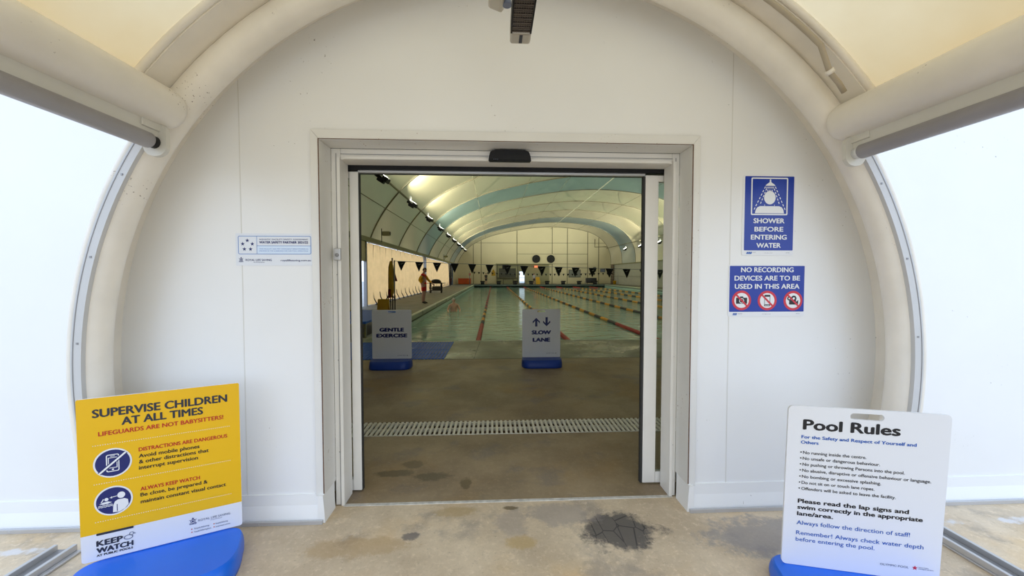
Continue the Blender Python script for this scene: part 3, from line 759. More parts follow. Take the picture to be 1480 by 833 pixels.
def base_mesh(W, D, hgt, tilt=0.0):
    """moulded water-filled base: flat slot face at the front, rounded lobes front and back"""
    bm = NB(); n = 40; rings = []
    for (k, z) in ((1.0, 0.0), (1.02, 0.02), (1.0, hgt*0.45), (0.93, hgt*0.75), (0.82, hgt), ):
        ring = []
        for i in range(n):
            a = 2*PI*i/n; c, s_ = math.cos(a), math.sin(a)
            x = W/2*math.copysign(abs(c)**0.32, c); y = D/2*math.copysign(abs(s_)**(0.9 if s_ < 0 else 0.4), s_)
            ring.append(bm.verts.new((x*(0.5+0.5*k) if False else x*(1 - (1-k)*0.15), y*k, z)))
        rings.append(ring)
    for A, B in zip(rings, rings[1:]):
        for i in range(n):
            f = bm.faces.new((A[i], A[(i+1) % n], B[(i+1) % n], B[i])); f.smooth = True
    bm.faces.new(rings[0][::-1]); bm.faces.new(rings[-1])
    return bm

# ---- yellow sign
ax, ay, bx_, by_ = -1.982, 1.917, -1.403, 2.188
yaw_y = math.atan2(by_-ay, bx_-ax)
W, H, Z0 = 0.64, 0.80, 0.105
t = thing('sign_stand', 'yellow supervise children sign board on a blue base by the left wall', 'sign', ((ax+bx_)/2, (ay+by_)/2, 0), yaw_y)
finish('base', base_mesh(0.67, 0.44, 0.100), M_blue, t, (0, -0.165, 0))
pn = board(t, W, H, Z0, M_white, r=0.012)
S = Sheet(pn, W, H, -0.0008, z0=Z0)
S.shape('yellow_field', M_yel, lambda bm: poly_xz(bm, [(S.X(0.0), S.Z(0.834)), (S.X(1.0), S.Z(0.834)), (S.X(1.0), S.Z(0.008)), (S.X(0.992), S.Z(0.0005)), (S.X(0.008), S.Z(0.0005)), (S.X(0.0), S.Z(0.008))], S.y))
S.y = -0.0016
S.text('heading', M_char, [('SUPERVISE CHILDREN', 0.086, 0.916, 0.066, 0.121), ('AT ALL TIMES', 0.248, 0.751, 0.132, 0.185)], 0.05)
S.text('red_lettering', M_red, [('LIFEGUARDS ARE NOT BABYSITTERS!', 0.116, 0.886, 0.207, 0.236), ('DISTRACTIONS ARE DANGEROUS', 0.342, 0.91, 0.341, 0.367), ('ALWAYS KEEP WATCH', 0.345, 0.718, 0.594, 0.620)], 0.04)
S.text('lettering', M_ink, [('Avoid mobile phones', 0.341, 0.721, 0.382, 0.408), ('& other distractions that', 0.341, 0.781, 0.419, 0.445), ('interrupt supervision', 0.34, 0.709, 0.457, 0.483), ('Be close, be prepared &', 0.344, 0.768, 0.632, 0.657), ('maintain constant visual contact', 0.344, 0.892, 0.675, 0.701)], 0.035)
for v in (0.291, 0.529, 0.762):
    def dots(bm):
        for k in range(62):
            x = S.X(0.085+0.84*k/61); disc(bm, x, S.Z(v), 0.0019, 0.0019, S.y, n=6)
    S.shape('dotted_line', M_pwhite, dots)
def pict1(bm):
    cx, cz, rx, rz = S.X(0.192), S.Z(0.411), 0.0705, 0.0725
    disc(bm, cx, cz, rx, rz, S.y, 0); disc(bm, cx, cz, rx*0.9, rz*0.9, S.y-0.0006, 1)
    y2 = S.y-0.0012
    ring_xz(bm, rrect(cx-0.024, cx+0.024, cz-0.043, cz+0.043, 0.008), rrect(cx-0.020, cx+0.020, cz-0.039, cz+0.039, 0.005), y2, 0)
    ring_xz(bm, rrect(cx-0.017, cx+0.017, cz-0.025, cz+0.028, 0.002), rrect(cx-0.014, cx+0.014, cz-0.022, cz+0.025, 0.001), y2, 0)
    disc(bm, cx, cz-0.032, 0.004, 0.004, y2, 0, 12); seg_xz(bm, (cx-0.008, cz+0.034), (cx+0.008, cz+0.034), 0.003, y2, 0)
    seg_xz(bm, (cx-0.049, cz-0.045), (cx+0.049, cz+0.045), 0.017, y2-0.0004, 1); seg_xz(bm, (cx-0.049, cz-0.045), (cx+0.049, cz+0.045), 0.008, y2-0.0008, 0)
S.shape('phone_pictogram', [M_pwhite, M_navy], pict1)
def pict2(bm):
    cx, cz, rx, rz = S.X(0.190), S.Z(0.647), 0.0705, 0.0725
    disc(bm, cx, cz, rx, rz, S.y, 0); disc(bm, cx, cz, rx*0.9, rz*0.9, S.y-0.0006, 1)
    y2 = S.y-0.0012
    disc(bm, cx+0.028, cz+0.022, 0.0145, 0.016, y2, 0, 24)
    poly_xz(bm, [(cx-0.004, cz-0.058), (cx-0.002, cz-0.022), (cx+0.004, cz-0.006), (cx+0.016, cz+0.002), (cx+0.04, cz+0.002), (cx+0.052, cz-0.006), (cx+0.054, cz-0.03), (cx+0.04, cz-0.05), (cx+0.02, cz-0.06)], y2, 0)
    seg_xz(bm, (cx+0.012, cz-0.055), (cx+0.012, cz-0.02), 0.003, y2-0.0004, 1)
    disc(bm, cx-0.026, cz+0.012, 0.0075, 0.008, y2, 0, 18)
    seg_xz(bm, (cx-0.014, cz+0.017), (cx+0.012, cz+0.021), 0.003, y2, 0); poly_xz(bm, [(cx-0.014, cz+0.017), (cx-0.006, cz+0.024), (cx-0.005, cz+0.012)], y2, 0)
    poly_xz(bm, [(cx-0.052, cz-0.006), (cx-0.036, cz+0.000), (cx-0.020, cz+0.001), (cx-0.006, cz-0.005), (cx-0.02, cz-0.010), (cx-0.04, cz-0.010)], y2, 0)
    seg_xz(bm, (cx-0.045, cz+0.0), (cx-0.036, cz+0.016), 0.004, y2, 0)
    for dz in (-0.016, -0.023): 
        for k in range(4): seg_xz(bm, (cx-0.056+0.013*k, cz+dz-0.002), (cx-0.0495+0.013*k, cz+dz+0.002), 0.003, y2, 0); seg_xz(bm, (cx-0.0495+0.013*k, cz+dz+0.002), (cx-0.043+0.013*k, cz+dz-0.002), 0.003, y2, 0)
S.shape('swimmer_pictogram', [M_pwhite, M_navy], pict2)
S.shape('bar', M_char, lambda bm: poly_xz(bm, rrect(S.X(0.086), S.X(0.298), S.Z(0.846), S.Z(0.832), 0.004), S.y-0.0004))
S.text('slogan', M_char, [('KEEP', 0.084, 0.235, 0.876, 0.914), ('WATCH', 0.083, 0.294, 0.921, 0.956), ('AT PUBLIC POOLS', 0.083, 0.291, 0.962, 0.976)], 0.07)
def emblem(bm, cx, cz, s, y, duck=False):
    disc(bm, cx, cz, 0.28*s, 0.34*s, y, 0, 16)
    poly_xz(bm, star(cx, cz+0.42*s, 0.16*s), y, 0)
    seg_xz(bm, (cx-0.42*s, cz-0.35*s), (cx+0.42*s, cz+0.25*s), 0.07*s, y-0.0003, 0); seg_xz(bm, (cx+0.42*s, cz-0.35*s), (cx-0.42*s, cz+0.25*s), 0.07*s, y-0.0003, 0)
    for k in (-1, 0, 1): seg_xz(bm, (cx-0.4*s, cz-0.42*s+0.05*s*k), (cx+0.4*s, cz-0.42*s+0.05*s*k), 0.025*s, y-0.0002, 0)
    ring_xz(bm, ell(cx, cz, 0.2*s, 0.24*s, 16), ell(cx, cz, 0.13*s, 0.16*s, 16), y-0.0006, 1)
S.shape('emblem', [M_navy, M_pwhite], lambda bm: emblem(bm, S.X(0.664), S.Z(0.893), 0.036, S.y))
S.text('small_lettering', M_pgrey, [('ROYAL LIFE SAVING', 0.699, 0.916, 0.889, 0.904), ('AUSTRALIA', 0.78, 0.86, 0.909, 0.915), ('RoyalLifeSaving', 0.672, 0.771, 0.940, 0.950), ('RoyalLifeSavingAust', 0.672, 0.784, 0.961, 0.971), ('RoyalLifeSaving', 0.815, 0.898, 0.940, 0.950), ('keepwatch.com.au', 0.815, 0.914, 0.961, 0.971)], 0.004)
for u, v in ((0.655, 0.945), (0.655, 0.966), (0.803, 0.945), (0.803, 0.966)): S.shape('icon', M_orange, lambda bm: disc(bm, S.X(u), S.Z(v), 0.003, 0.003, S.y, n=10))
def duck(bm):
    cx, cz = S.X(0.266), S.Z(0.897); ring_xz(bm, ell(cx, cz, 0.018, 0.012, 20), ell(cx, cz, 0.014, 0.0085, 20), S.y)
    ring_xz(bm, ell(cx+0.012, cz+0.015, 0.009, 0.009, 16), ell(cx+0.012, cz+0.015, 0.006, 0.006, 16), S.y)
    seg_xz(bm, (cx+0.02, cz+0.014), (cx+0.027, cz+0.012), 0.004, S.y)
S.shape('toy_duck_mark', M_pgrey, duck)

# ---- pool rules sign
t = thing('sign_stand', 'white Pool Rules board with a handle slot on a blue base at right', 'sign', (1.712, 1.70, 0), math.atan2(-0.16, 0.62))
finish('base', base_mesh(0.72, 0.44, 0.093), M_blue, t, (0, -0.10, 0))
pn = board(t, W, 0.79, 0.0, M_white, slot=True, r=0.022); pn.location = (0, 0.0, 0.095); pn.rotation_euler = (math.radians(2.6), 0, 0)
S = Sheet(pn, W, 0.79, -0.0008)
S.text('heading', M_ink, [('Pool Rules', 0.098, 0.707, 0.075, 0.143)], 0.06)
S.text('blue_subheading', M_pblue, [('For the Safety and Respect of Yourself and', 0.092, 0.806, 0.176, 0.197), ('Others', 0.09, 0.205, 0.209, 0.230)], 0.05)
rules = [('No running inside the centre.', 0.51, 0.273, 0.294), ('No unsafe or dangerous behaviour.', 0.596, 0.309, 0.330), ('No pushing or throwing Persons into the pool.', 0.747, 0.346, 0.367), ('No abusive, disruptive or offensive behaviour or language.', 0.907, 0.384, 0.405), ('No bombing or excessive splashing.', 0.61, 0.422, 0.443), ('Do not sit on or touch lane ropes.', 0.572, 0.460, 0.481), ('Offenders will be asked to leave the facility.', 0.705, 0.498, 0.519)]
S.text('rule_list', M_ink, [(r, 0.108, u1, v0, v1-0.001) for r, u1, v0, v1 in rules], 0.02, extra=lambda bm, v0, v1: disc(bm, S.X(0.095), S.Z((v0+v1)/2), 0.0032, 0.0032, S.y, n=12))
S.text('bold_lettering', M_ink, [('Please read the lap signs and', 0.089, 0.79, 0.573, 0.601), ('swim correctly in the appropriate', 0.088, 0.876, 0.612, 0.640), ('lane/area.', 0.088, 0.325, 0.653, 0.681)], 0.06)
S.text('blue_lettering', M_pblue, [('Always follow the direction of staff!', 0.089, 0.806, 0.711, 0.738), ('Remember! Always check water depth', 0.089, 0.892, 0.776, 0.803), ('before entering the pool.', 0.088, 0.597, 0.818, 0.844)], 0.012)
S.text('small_lettering', M_pgrey, [('OLYMPIC POOL', 0.637, 0.812, 0.917, 0.930), ('Leisure Centre', 0.872, 0.93, 0.912, 0.918), ('managed services', 0.872, 0.962, 0.921, 0.927)], 0.004)
S.shape('red_star', M_ringred, lambda bm: poly_xz(bm, star(S.X(0.85), S.Z(0.922), 0.012), S.y))

# ---- the two lane signs inside
def lane_sign(label, x, y):
    t = thing('sign_stand', label, 'sign', (x, y, 0), 0.0)
    finish('base', base_mesh(0.66, 0.36, 0.126), mat('dark_blue_moulded_plastic', srgb(14, 62, 160), 0.45, noise=0.08, scale=5), t, (0, -0.08, 0))
    pn = board(t, 0.635, 0.80, 0.13, M_white, slot=True, r=0.02)
    return pn
pn = lane_sign('white GENTLE EXERCISE board on a blue base, standing on the blue matting', -1.655, 6.38)
S = Sheet(pn, 0.635, 0.80, -0.001, z0=0.13)
S.text('lettering', M_navy, [('GENTLE', 0.184, 0.812, 0.362, 0.448), ('EXERCISE', 0.105, 0.896, 0.482, 0.566)], 0.12)
S.text('small_lettering', M_pgrey, [('OLYMPIC POOL', 0.635, 0.85, 0.926, 0.944)], 0.004)
S.shape('star', M_char, lambda bm: poly_xz(bm, star(S.X(0.885), S.Z(0.934), 0.011), S.y))
pn = lane_sign('white SLOW LANE board with two arrows on a blue base by the pool', 0.795, 6.38)
S = Sheet(pn, 0.635, 0.80, -0.001, z0=0.13)
S.text('lettering', M_navy, [('SLOW', 0.244, 0.758, 0.434, 0.526), ('LANE', 0.27, 0.738, 0.588, 0.680)], 0.12)
S.text('small_lettering', M_pgrey, [('OLYMPIC POOL', 0.635, 0.85, 0.908, 0.926)], 0.004)
S.shape('star', M_char, lambda bm: poly_xz(bm, star(S.X(0.885), S.Z(0.916), 0.011), S.y))
def arrows(bm):
    for u, d in ((0.367, 1), (0.639, -1)):
        cx = S.X(u); top, bot = (S.Z(0.177), S.Z(0.359)) if d > 0 else (S.Z(0.355), S.Z(0.165)); k = d
        hw = 0.06; yb = top - k*0.062
        poly_xz(bm, [(cx, top), (cx+hw, yb), (cx+hw, yb-k*0.034), (cx+0.019, top-k*0.052), (cx+0.019, bot), (cx-0.019, bot), (cx-0.019, top-k*0.052), (cx-hw, yb-k*0.034), (cx-hw, yb)], S.y)
S.shape('arrows', M_navy, arrows)

# ---- wall signs
def wall_sign(label, x0, z0, W, H, r, m=None):
    t = thing('wall_sign', label, 'sign', (x0+W/2, 2.376, z0))
    bm = NB(); prism_xz(bm, rrect(-W/2, W/2, 0, H, r, 4), 0.0, 0.004); pl = finish('plate', bm, m or M_white, t)
    return pl
pl = wall_sign('blue SHOWER BEFORE ENTERING WATER sign on the wall right of the door', 1.564, 1.623, 0.337, 0.502, 0.012)
S = Sheet(pl, 0.337, 0.502, -0.0008)
S.shape('blue_field', M_sblue, lambda bm: poly_xz(bm, rrect(S.X(0.04), S.X(0.985), S.Z(0.937), S.Z(0.012), 0.004), S.y))
S.y = -0.0016
S.shape('icon_frame', M_pwhite, lambda bm: ring_xz(bm, rrect(S.X(0.158), S.X(0.866), S.Z(0.495), S.Z(0.028), 0.008), rrect(S.X(0.182), S.X(0.842), S.Z(0.479), S.Z(0.044), 0.004), S.y))
def shower_icon(bm):
    X, Z, y = S.X, S.Z, S.y
    poly_xz(bm, [(X(0.428), Z(0.130)), (X(0.622), Z(0.130)), (X(0.60), Z(0.112)), (X(0.54), Z(0.086)), (X(0.536), Z(0.05)), (X(0.512), Z(0.05)), (X(0.508), Z(0.086)), (X(0.45), Z(0.112))], y)
    disc(bm, X(0.519), Z(0.277), 0.0375, 0.042, y)
    poly_xz(bm, [(X(0.236), Z(0.472)), (X(0.25), Z(0.43)), (X(0.28), Z(0.398)), (X(0.33), Z(0.383)), (X(0.70), Z(0.383)), (X(0.755), Z(0.398)), (X(0.785), Z(0.43)), (X(0.798), Z(0.472))], y)
    for (a, b, n) in (((0.43, 0.14), (0.205, 0.445), 7), ((0.452, 0.165), (0.33, 0.37), 5), ((0.62, 0.14), (0.83, 0.445), 7), ((0.598, 0.165), (0.71, 0.37), 5)):
        for k in range(n):
            p = [a[i]+(b[i]-a[i])*(k/n) for i in (0, 1)]; q = [a[i]+(b[i]-a[i])*((k+0.58)/n) for i in (0, 1)]
            seg_xz(bm, (X(p[0]), Z(p[1])), (X(q[0]), Z(q[1])), 0.0052, y)
    for k in range(6):
        u = 0.455+0.026*k; seg_xz(bm, (X(u), Z(0.141)), (X(u), Z(0.163)), 0.004, y)
    for k in range(4):
        u = 0.472+0.031*k; seg_xz(bm, (X(u), Z(0.178)), (X(u), Z(0.198)), 0.004, y)
    for u in (0.42, 0.61): seg_xz(bm, (X(u), Z(0.365)), (X(u), Z(0.377)), 0.004, y)
S.shape('shower_pictogram', M_pwhite, shower_icon)
S.text('lettering', M_pwhite, [('SHOWER', 0.21, 0.814, 0.532, 0.597), ('BEFORE', 0.233, 0.793, 0.638, 0.701), ('ENTERING', 0.166, 0.863, 0.737, 0.802), ('WATER', 0.276, 0.752, 0.840, 0.904)], 0.05)
S.y = -0.0008
S.shape('maker_mark', M_pblue, lambda bm: [poly_xz(bm, [(S.X(u), S.Z(0.982)), (S.X(u+0.03), S.Z(0.982)), (S.X(u+0.045), S.Z(0.956)), (S.X(u+0.015), S.Z(0.956))], S.y) for u in (0.085, 0.12, 0.155)])
S.text('small_lettering', M_pgrey, [('SIGNS', 0.21, 0.27, 0.957, 0.967), ('www.signs.com.au', 0.433, 0.593, 0.964, 0.972), ('SB2468', 0.852, 0.925, 0.962, 0.971)], 0.0)

pl = wall_sign('blue NO RECORDING DEVICES sign with three red prohibition circles, right of the door', 1.482, 1.236, 0.5, 0.327, 0.012)
S = Sheet(pl, 0.5, 0.327, -0.0008)
S.shape('blue_field', M_sblue, lambda bm: poly_xz(bm, rrect(S.X(0.014), S.X(0.993), S.Z(0.908), S.Z(0.018), 0.004), S.y))
S.y = -0.0016
S.text('lettering', M_pwhite, [('NO RECORDING', 0.158, 0.847, 0.041, 0.141), ('DEVICES ARE TO BE', 0.075, 0.935, 0.203, 0.303), ('USED IN THIS AREA', 0.08, 0.93, 0.362, 0.463)], 0.04)
def proh(kind):
    def fn(bm):
        u, v = {'camera': (0.172, 0.686), 'phone': (0.508, 0.690), 'film': (0.848, 0.694)}[kind]
        cx, cz, R_ = S.X(u), S.Z(v), 0.0625; y = S.y
        disc(bm, cx, cz, R_, R_, y, 0); disc(bm, cx, cz, R_*0.76, R_*0.76, y-0.0005, 1)
        y2 = y-0.001
        if kind == 'camera':
            poly_xz(bm, rrect(cx-0.036, cx+0.036, cz-0.021, cz+0.017, 0.003), y2, 2); poly_xz(bm, [(cx-0.012, cz+0.017), (cx-0.009, cz+0.025), (cx+0.009, cz+0.025), (cx+0.012, cz+0.017)], y2, 2)
            ring_xz(bm, ell(cx, cz-0.002, 0.016, 0.016, 24), ell(cx, cz-0.002, 0.012, 0.012, 24), y2-0.0004, 1)
        elif kind == 'phone':
            ring_xz(bm, rrect(cx-0.019, cx+0.019, cz-0.036, cz+0.036, 0.003), rrect(cx-0.016, cx+0.016, cz-0.024, cz+0.024, 0.001), y2, 2)
            for k in (-1, 0, 1): disc(bm, cx+0.010*k, cz-0.031, 0.0032, 0.0032, y2-0.0004, 1, 10)
        else:
            poly_xz(bm, rrect(cx-0.026, cx+0.019, cz-0.025, cz+0.004, 0.003), y2, 2); poly_xz(bm, [(cx+0.019, cz-0.008), (cx+0.034, cz+0.004), (cx+0.034, cz-0.023), (cx+0.019, cz-0.014)], y2, 2)
            for dx, rr in ((-0.026, 0.013), (0.004, 0.018)):
                disc(bm, cx+dx, cz+0.014, rr, rr, y2, 2, 24); disc(bm, cx+dx, cz+0.014, rr*0.42, rr*0.42, y2-0.0004, 1, 12)
        seg_xz(bm, (cx-0.039, cz+0.039), (cx+0.039, cz-0.039), 0.011, y2-0.0008, 0)
    return fn
for k in ('camera', 'phone', 'film'): S.shape('no_%s_pictogram' % k, [M_ringred, M_pwhite, M_ink], proh(k))
S.y = -0.0008
S.shape('maker_mark', M_pblue, lambda bm: [poly_xz(bm, [(S.X(u), S.Z(0.975)), (S.X(u+0.014), S.Z(0.975)), (S.X(u+0.022), S.Z(0.932)), (S.X(u+0.008), S.Z(0.932))], S.y) for u in (0.06, 0.078, 0.096)])
S.text('small_lettering', M_pgrey, [('SIGNS', 0.125, 0.185, 0.936, 0.954), ('www.signs.com.au', 0.445, 0.56, 0.944, 0.957), ('SB1357', 0.894, 0.944, 0.940, 0.955)], 0.0)

pl = wall_sign('white and pale blue water safety partner sticker on the wall left of the door', -1.522, 1.556, 0.45, 0.19, 0.003, M_flash)
S = Sheet(pl, 0.45, 0.19, -0.0008)
def wfr(bm):
    ring_xz(bm, rrect(S.X(0.030), S.X(0.968), S.Z(0.648), S.Z(0.078), 0.009), rrect(S.X(0.037), S.X(0.961), S.Z(0.632), S.Z(0.094), 0.006), S.y)
    seg_xz(bm, (S.X(0.27), S.Z(0.08)), (S.X(0.27), S.Z(0.645)), 0.0024, S.y); seg_xz(bm, (S.X(0.27), S.Z(0.388)), (S.X(0.965), S.Z(0.388)), 0.0024, S.y)
S.shape('blue_outline', M_mblue, wfr)
S.shape('pale_blue_field', M_lblue, lambda bm: poly_xz(bm, [(S.X(0.275), S.Z(0.63)), (S.X(0.96), S.Z(0.63)), (S.X(0.96), S.Z(0.395)), (S.X(0.275), S.Z(0.395))], S.y+0.0003))
for u, v in ((0.149, 0.222), (0.089, 0.329), (0.212, 0.329), (0.110, 0.49), (0.188, 0.491)): S.shape('star', M_navy, lambda bm: poly_xz(bm, star(S.X(u), S.Z(v), 0.0125), S.y))
S.text('lettering', M_navy, [('AQUATIC FACILITY SAFETY ASSESSMENT', 0.3, 0.93, 0.164, 0.205), ('ROYAL LIFE SAVING', 0.122, 0.458, 0.794, 0.860), ('AUSTRALIA', 0.222, 0.365, 0.888, 0.912), ('royallifesaving.com.au', 0.572, 0.963, 0.804, 0.866)], 0.02)
S.text('bold_lettering', M_navy, [('WATER SAFETY PARTNER 2021/22', 0.301, 0.931, 0.234, 0.315)], 0.06)
S.text('small_lettering', M_mblue, [('THIS FACILITY HAS MET STRINGENT BENCHMARKS AS', 0.298, 0.931, 0.462, 0.500), ('SPECIFIED IN THE GUIDELINES FOR SAFE POOL OPERATIONS', 0.298, 0.93, 0.526, 0.564)], 0.0)
S.shape('emblem', [M_navy, M_flash], lambda bm: emblem(bm, S.X(0.065), S.Z(0.82), 0.03, S.y))

# ================================================================== INSIDE THE HALL
# drain grating
t = thing('drain_grating', 'white slatted drain grating set across the floor inside the door', 'grating', (0.1, 3.775, 0))
bm = NB()
for k in range(120):
    x = -2.7+5.4*k/119; box(bm, x-0.0115, x+0.0115, -0.165, 0.165, -0.012, 0.004)
o = finish('slats', bm, M_grate, t)
for yy in (-0.15, 0.0, 0.15):
    bm = NB(); box(bm, -2.72, 2.72, yy-0.008, yy+0.008, -0.034, -0.004); finish('support_bar', bm, M_grate, t)
# blue matting: two rolls side by side
for k, (y0, y1, lab) in enumerate(((6.9, 7.72, 'near blue ribbed wet-area mat, under the gentle exercise sign'), (7.74, 8.62, 'far blue ribbed wet-area mat, along the pool edge'))):
    bm = NB(); x0 = -3.6; x1 = -0.9
    n = 46
    for i in range(n):
        x = x0+(x1-x0)*i/(n-1); s = -0.0
        box(bm, x-0.02, x+0.02, y0, y1, 0.001, 0.014)
    for yy in (y0+0.05, (y0+y1)/2, y1-0.05): box(bm, x0-0.02, x1+0.02, yy-0.012, yy+0.012, 0.001, 0.009)
    tag(finish('wet_area_mat', bm, M_mat), lab, 'mat')
# blue topped platform at the pool corner, seen left of the sign
t = thing('platform', 'low blue-topped platform with a grid side behind the gentle exercise sign', 'platform', (-3.6, 10.6, 0))
bm = NB(); box(bm, -0.65, 0.65, -1.5, 1.5, 0.36, 0.42, bev=0.01); finish('deck', bm, M_mat, t)
bm = NB()
for k in range(9): box(bm, -0.62+0.155*k-0.012, -0.62+0.155*k+0.012, -1.49, -1.46, 0.0, 0.36)
for z in (0.02, 0.13, 0.25): box(bm, -0.64, 0.64, -1.488, -1.47, z, z+0.02)
finish('grid_side', bm, M_olive, t)
for sx in (-0.6, 0.6):
    for sy in (-1.42, 1.42):
        bm = NB(); box(bm, sx-0.03, sx+0.03, sy-0.03, sy+0.03, 0, 0.36); finish('leg', bm, M_alud, t)

# lane ropes
def band_mesh(m):
    bm = NB(); n = 12
    for k in range(n):
        y = (k+0.5)/n; tube(bm, [(0, y-0.036, 0), (0, y-0.03, 0), (0, y+0.03, 0), (0, y+0.036, 0)], [0.035, 0.07, 0.07, 0.035], 10)
    o = finish('float_band', bm, m); me = o.data; bpy.data.objects.remove(o); return me
BM = {'r': band_mesh(M_fred), 'y': band_mesh(M_fyel), 'd': band_mesh(M_fdark)}
NTH = ['first', 'second', 'third', 'fourth', 'fifth', 'sixth', 'seventh']
for i in range(7):
    x = -0.42+2.5*i
    t = thing('lane_rope', '%s floating lane rope counted from the left pool edge, red at its near end' % NTH[i], 'lane rope', (x, 8.9, WZ+0.03), group='lane ropes across the pool')
    bm = NB(); tube(bm, [(0, -0.1, 0), (0, 49.8, 0)], 0.008, 5); finish('cable', bm, M_dark, t)
    for k in range(49):
        c = 'r' if (k < 5 or k > 43) else ('d' if k % 2 else 'y')
        if i == 0 and 5 <= k <= 43: c = 'd' if k % 2 else ('y' if k < 12 else 'r')
        o = bpy.data.objects.new('float_band', BM[c]); C.objects.link(o); o.parent = t; o.location = (0, 0.25+k, 0)

# starting blocks on the far deck
def start_block():
    t = thing('starting_block', '', 'starting block', (0, 0, 0))
    bm = NB(); box(bm, -0.36, 0.36, -0.35, 0.35, 0.42, 0.54, bev=0.03, rot=Matrix.Rotation(-0.12, 3, 'X')); finish('platform', bm, M_black, t)
    bm = NB(); box(bm, -0.28, 0.28, -0.05, 0.28, 0.0, 0.44, bev=0.03); finish('pedestal', bm, M_black, t)
    bm = NB(); tube(bm, [(-0.2, -0.3, 0.42), (-0.2, -0.36, 0.3), (0.2, -0.36, 0.3), (0.2, -0.3, 0.42)], 0.015, 6); finish('grab_bar', bm, M_alud, t)
    return t
sb = start_block()
N8 = ['leftmost', 'second', 'third', 'fourth', 'fifth', 'sixth', 'seventh', 'rightmost']
for k in range(8):
    lab = '%s black starting block %son the far pool deck' % (N8[k], '' if k in (0, 7) else 'from the left ')
    if k == 0: o = sb; o.location = (-1.65, 59.7, 0)
    else: o = dup(sb, (-1.65+2.5*k, 59.7, 0))
    o['label'] = lab; o['group'] = 'starting blocks at the far end'

# backstroke flags
def flag_line(label, y, xa, xb, za, zb, sag, x_first, pitch, n, wd, ht):
    t = thing('flag_line', label, 'bunting', (xa, y, 0))
    zf = lambda x: za+(zb-za)*(x-xa)/(xb-xa) - sag*4*((x-xa)/(xb-xa))*(1-(x-xa)/(xb-xa))
    bm = NB(); tube(bm, [(xa+(xb-xa)*k/30-xa, 0, zf(xa+(xb-xa)*k/30)) for k in range(31)], 0.008, 5); finish('line', bm, M_pgrey, t)
    for xe, ze in ((xa, za), (xb, zb)):
        bm = NB(); tube(bm, [(xe-xa, 0, 0.0), (xe-xa, 0, ze+0.03)], 0.025, 8); lathe(bm, [(0.12, 0.0), (0.12, 0.02)], 10, (xe-xa, 0, 0)); finish('pole', bm, M_alud, t)
    for k in range(n):
        x = x_first+pitch*k; z = zf(x); s = (zf(x+0.1)-zf(x-0.1))/0.2
        bm = NB(); a = wd/2; tw = random.uniform(-0.03, 0.03); dx = random.uniform(-0.02, 0.02)
        v = [(-a, 0, -a*s), (a, 0, a*s), (a*0.5+dx, tw*0.5, -ht*0.5), (dx, tw, -ht), (-a*0.5+dx, tw*0.4, -ht*0.5)]
        f1 = [bm.verts.new((q[0], q[1]-0.003, q[2])) for q in v]; f2 = [bm.verts.new((q[0], q[1]+0.003, q[2])) for q in v]
        bm.faces.new(f1); bm.faces.new(f2[::-1])
        for i in range(5): bm.faces.new((f1[i], f2[i], f2[(i+1) % 5], f1[(i+1) % 5]))
        fl = finish('flag', bm, M_black, t, (x-xa, 0, z))
        if wd > 0.25 and n < 30:
            bm = NB(); poly_xz(bm, [(-0.05, -0.095), (0.08, -0.05), (0.05, -0.085), (0.0, -0.12)], -0.006); finish('logo', bm, M_poster, fl, norm=False)
flag_line('near line of black triangular backstroke flags hung across the pool', 14.8, -3.72, 17.5, 2.02, 1.55, 0.10, -3.45, 0.662, 32 if False else 29, 0.315, 0.36)
flag_line('far line of small black triangular flags near the starting blocks', 53.7, -3.3, 17.5, 1.95, 1.85, 0.25, -2.6, 0.62, 32, 0.28, 0.33)
t = thing('flag_stand', 'flagpole with a furled yellow and red patrol flag beyond the gentle exercise sign', 'flag', (-3.9, 15.2, 0))
bm = NB(); tube(bm, [(0, 0, 0.03), (0, 0, 2.12)], 0.022, 8); lathe(bm, [(0.03, 0), (0.03, 0.05)], 8, (0, 0, 2.1)); finish('pole', bm, M_dark, t)
bm = NB(); lathe(bm, [(0.24, 0), (0.24, 0.04), (0.06, 0.08)], 16); finish('foot', bm, M_dark, t)
bm = NB(); lathe(bm, [(0.035, 0.62), (0.1, 0.8), (0.115, 1.0), (0.11, 1.5), (0.10, 1.8), (0.06, 1.98), (0.025, 2.05)], 9, (-0.05, 0, 0), 0, 1.0, 0.6); finish('yellow_cloth', bm, M_ypl, t)
bm = NB(); prism_xz(bm, [(0.05, 1.75), (0.17, 1.32), (0.19, 1.26), (0.05, 1.24)], -0.03, 0.02); finish('red_cloth', bm, mat('dark_red_cloth', srgb(120, 20, 18), 0.8), t)
bm = NB(); prism_xz(bm, [(-0.16, 0.62), (-0.05, 0.6), (-0.05, 0.95), (-0.15, 0.95)], -0.075, -0.06); finish('red_patch', bm, MATS['dark_red_cloth'], t)
t = thing('floor_sign', 'yellow folding stand with dark rails at the foot of the patrol flag', 'floor sign', (-4.0, 14.3, 0))
for s in (-1, 1):
    bm = NB(); box(bm, -0.2, 0.2, -0.012, 0.012, 0.0, 0.62, bev=0.008, rot=Matrix.Rotation(s*0.28, 3, 'X'), piv=(0, 0, 0.62))
    finish('board', bm, M_ypl, t)
bm = NB(); tube(bm, [(0.26, 0, 0), (0.26, 0, 0.65), (0.2, 0, 0.78), (0.1, 0, 0.6)], 0.02, 8); tube(bm, [(0.42, 0, 0.0), (0.42, 0, 0.75)], 0.018, 8); tube(bm, [(0.1, 0, 0.6), (0.42, 0, 0.6)], 0.014, 8); finish('rail', bm, M_dark, t)

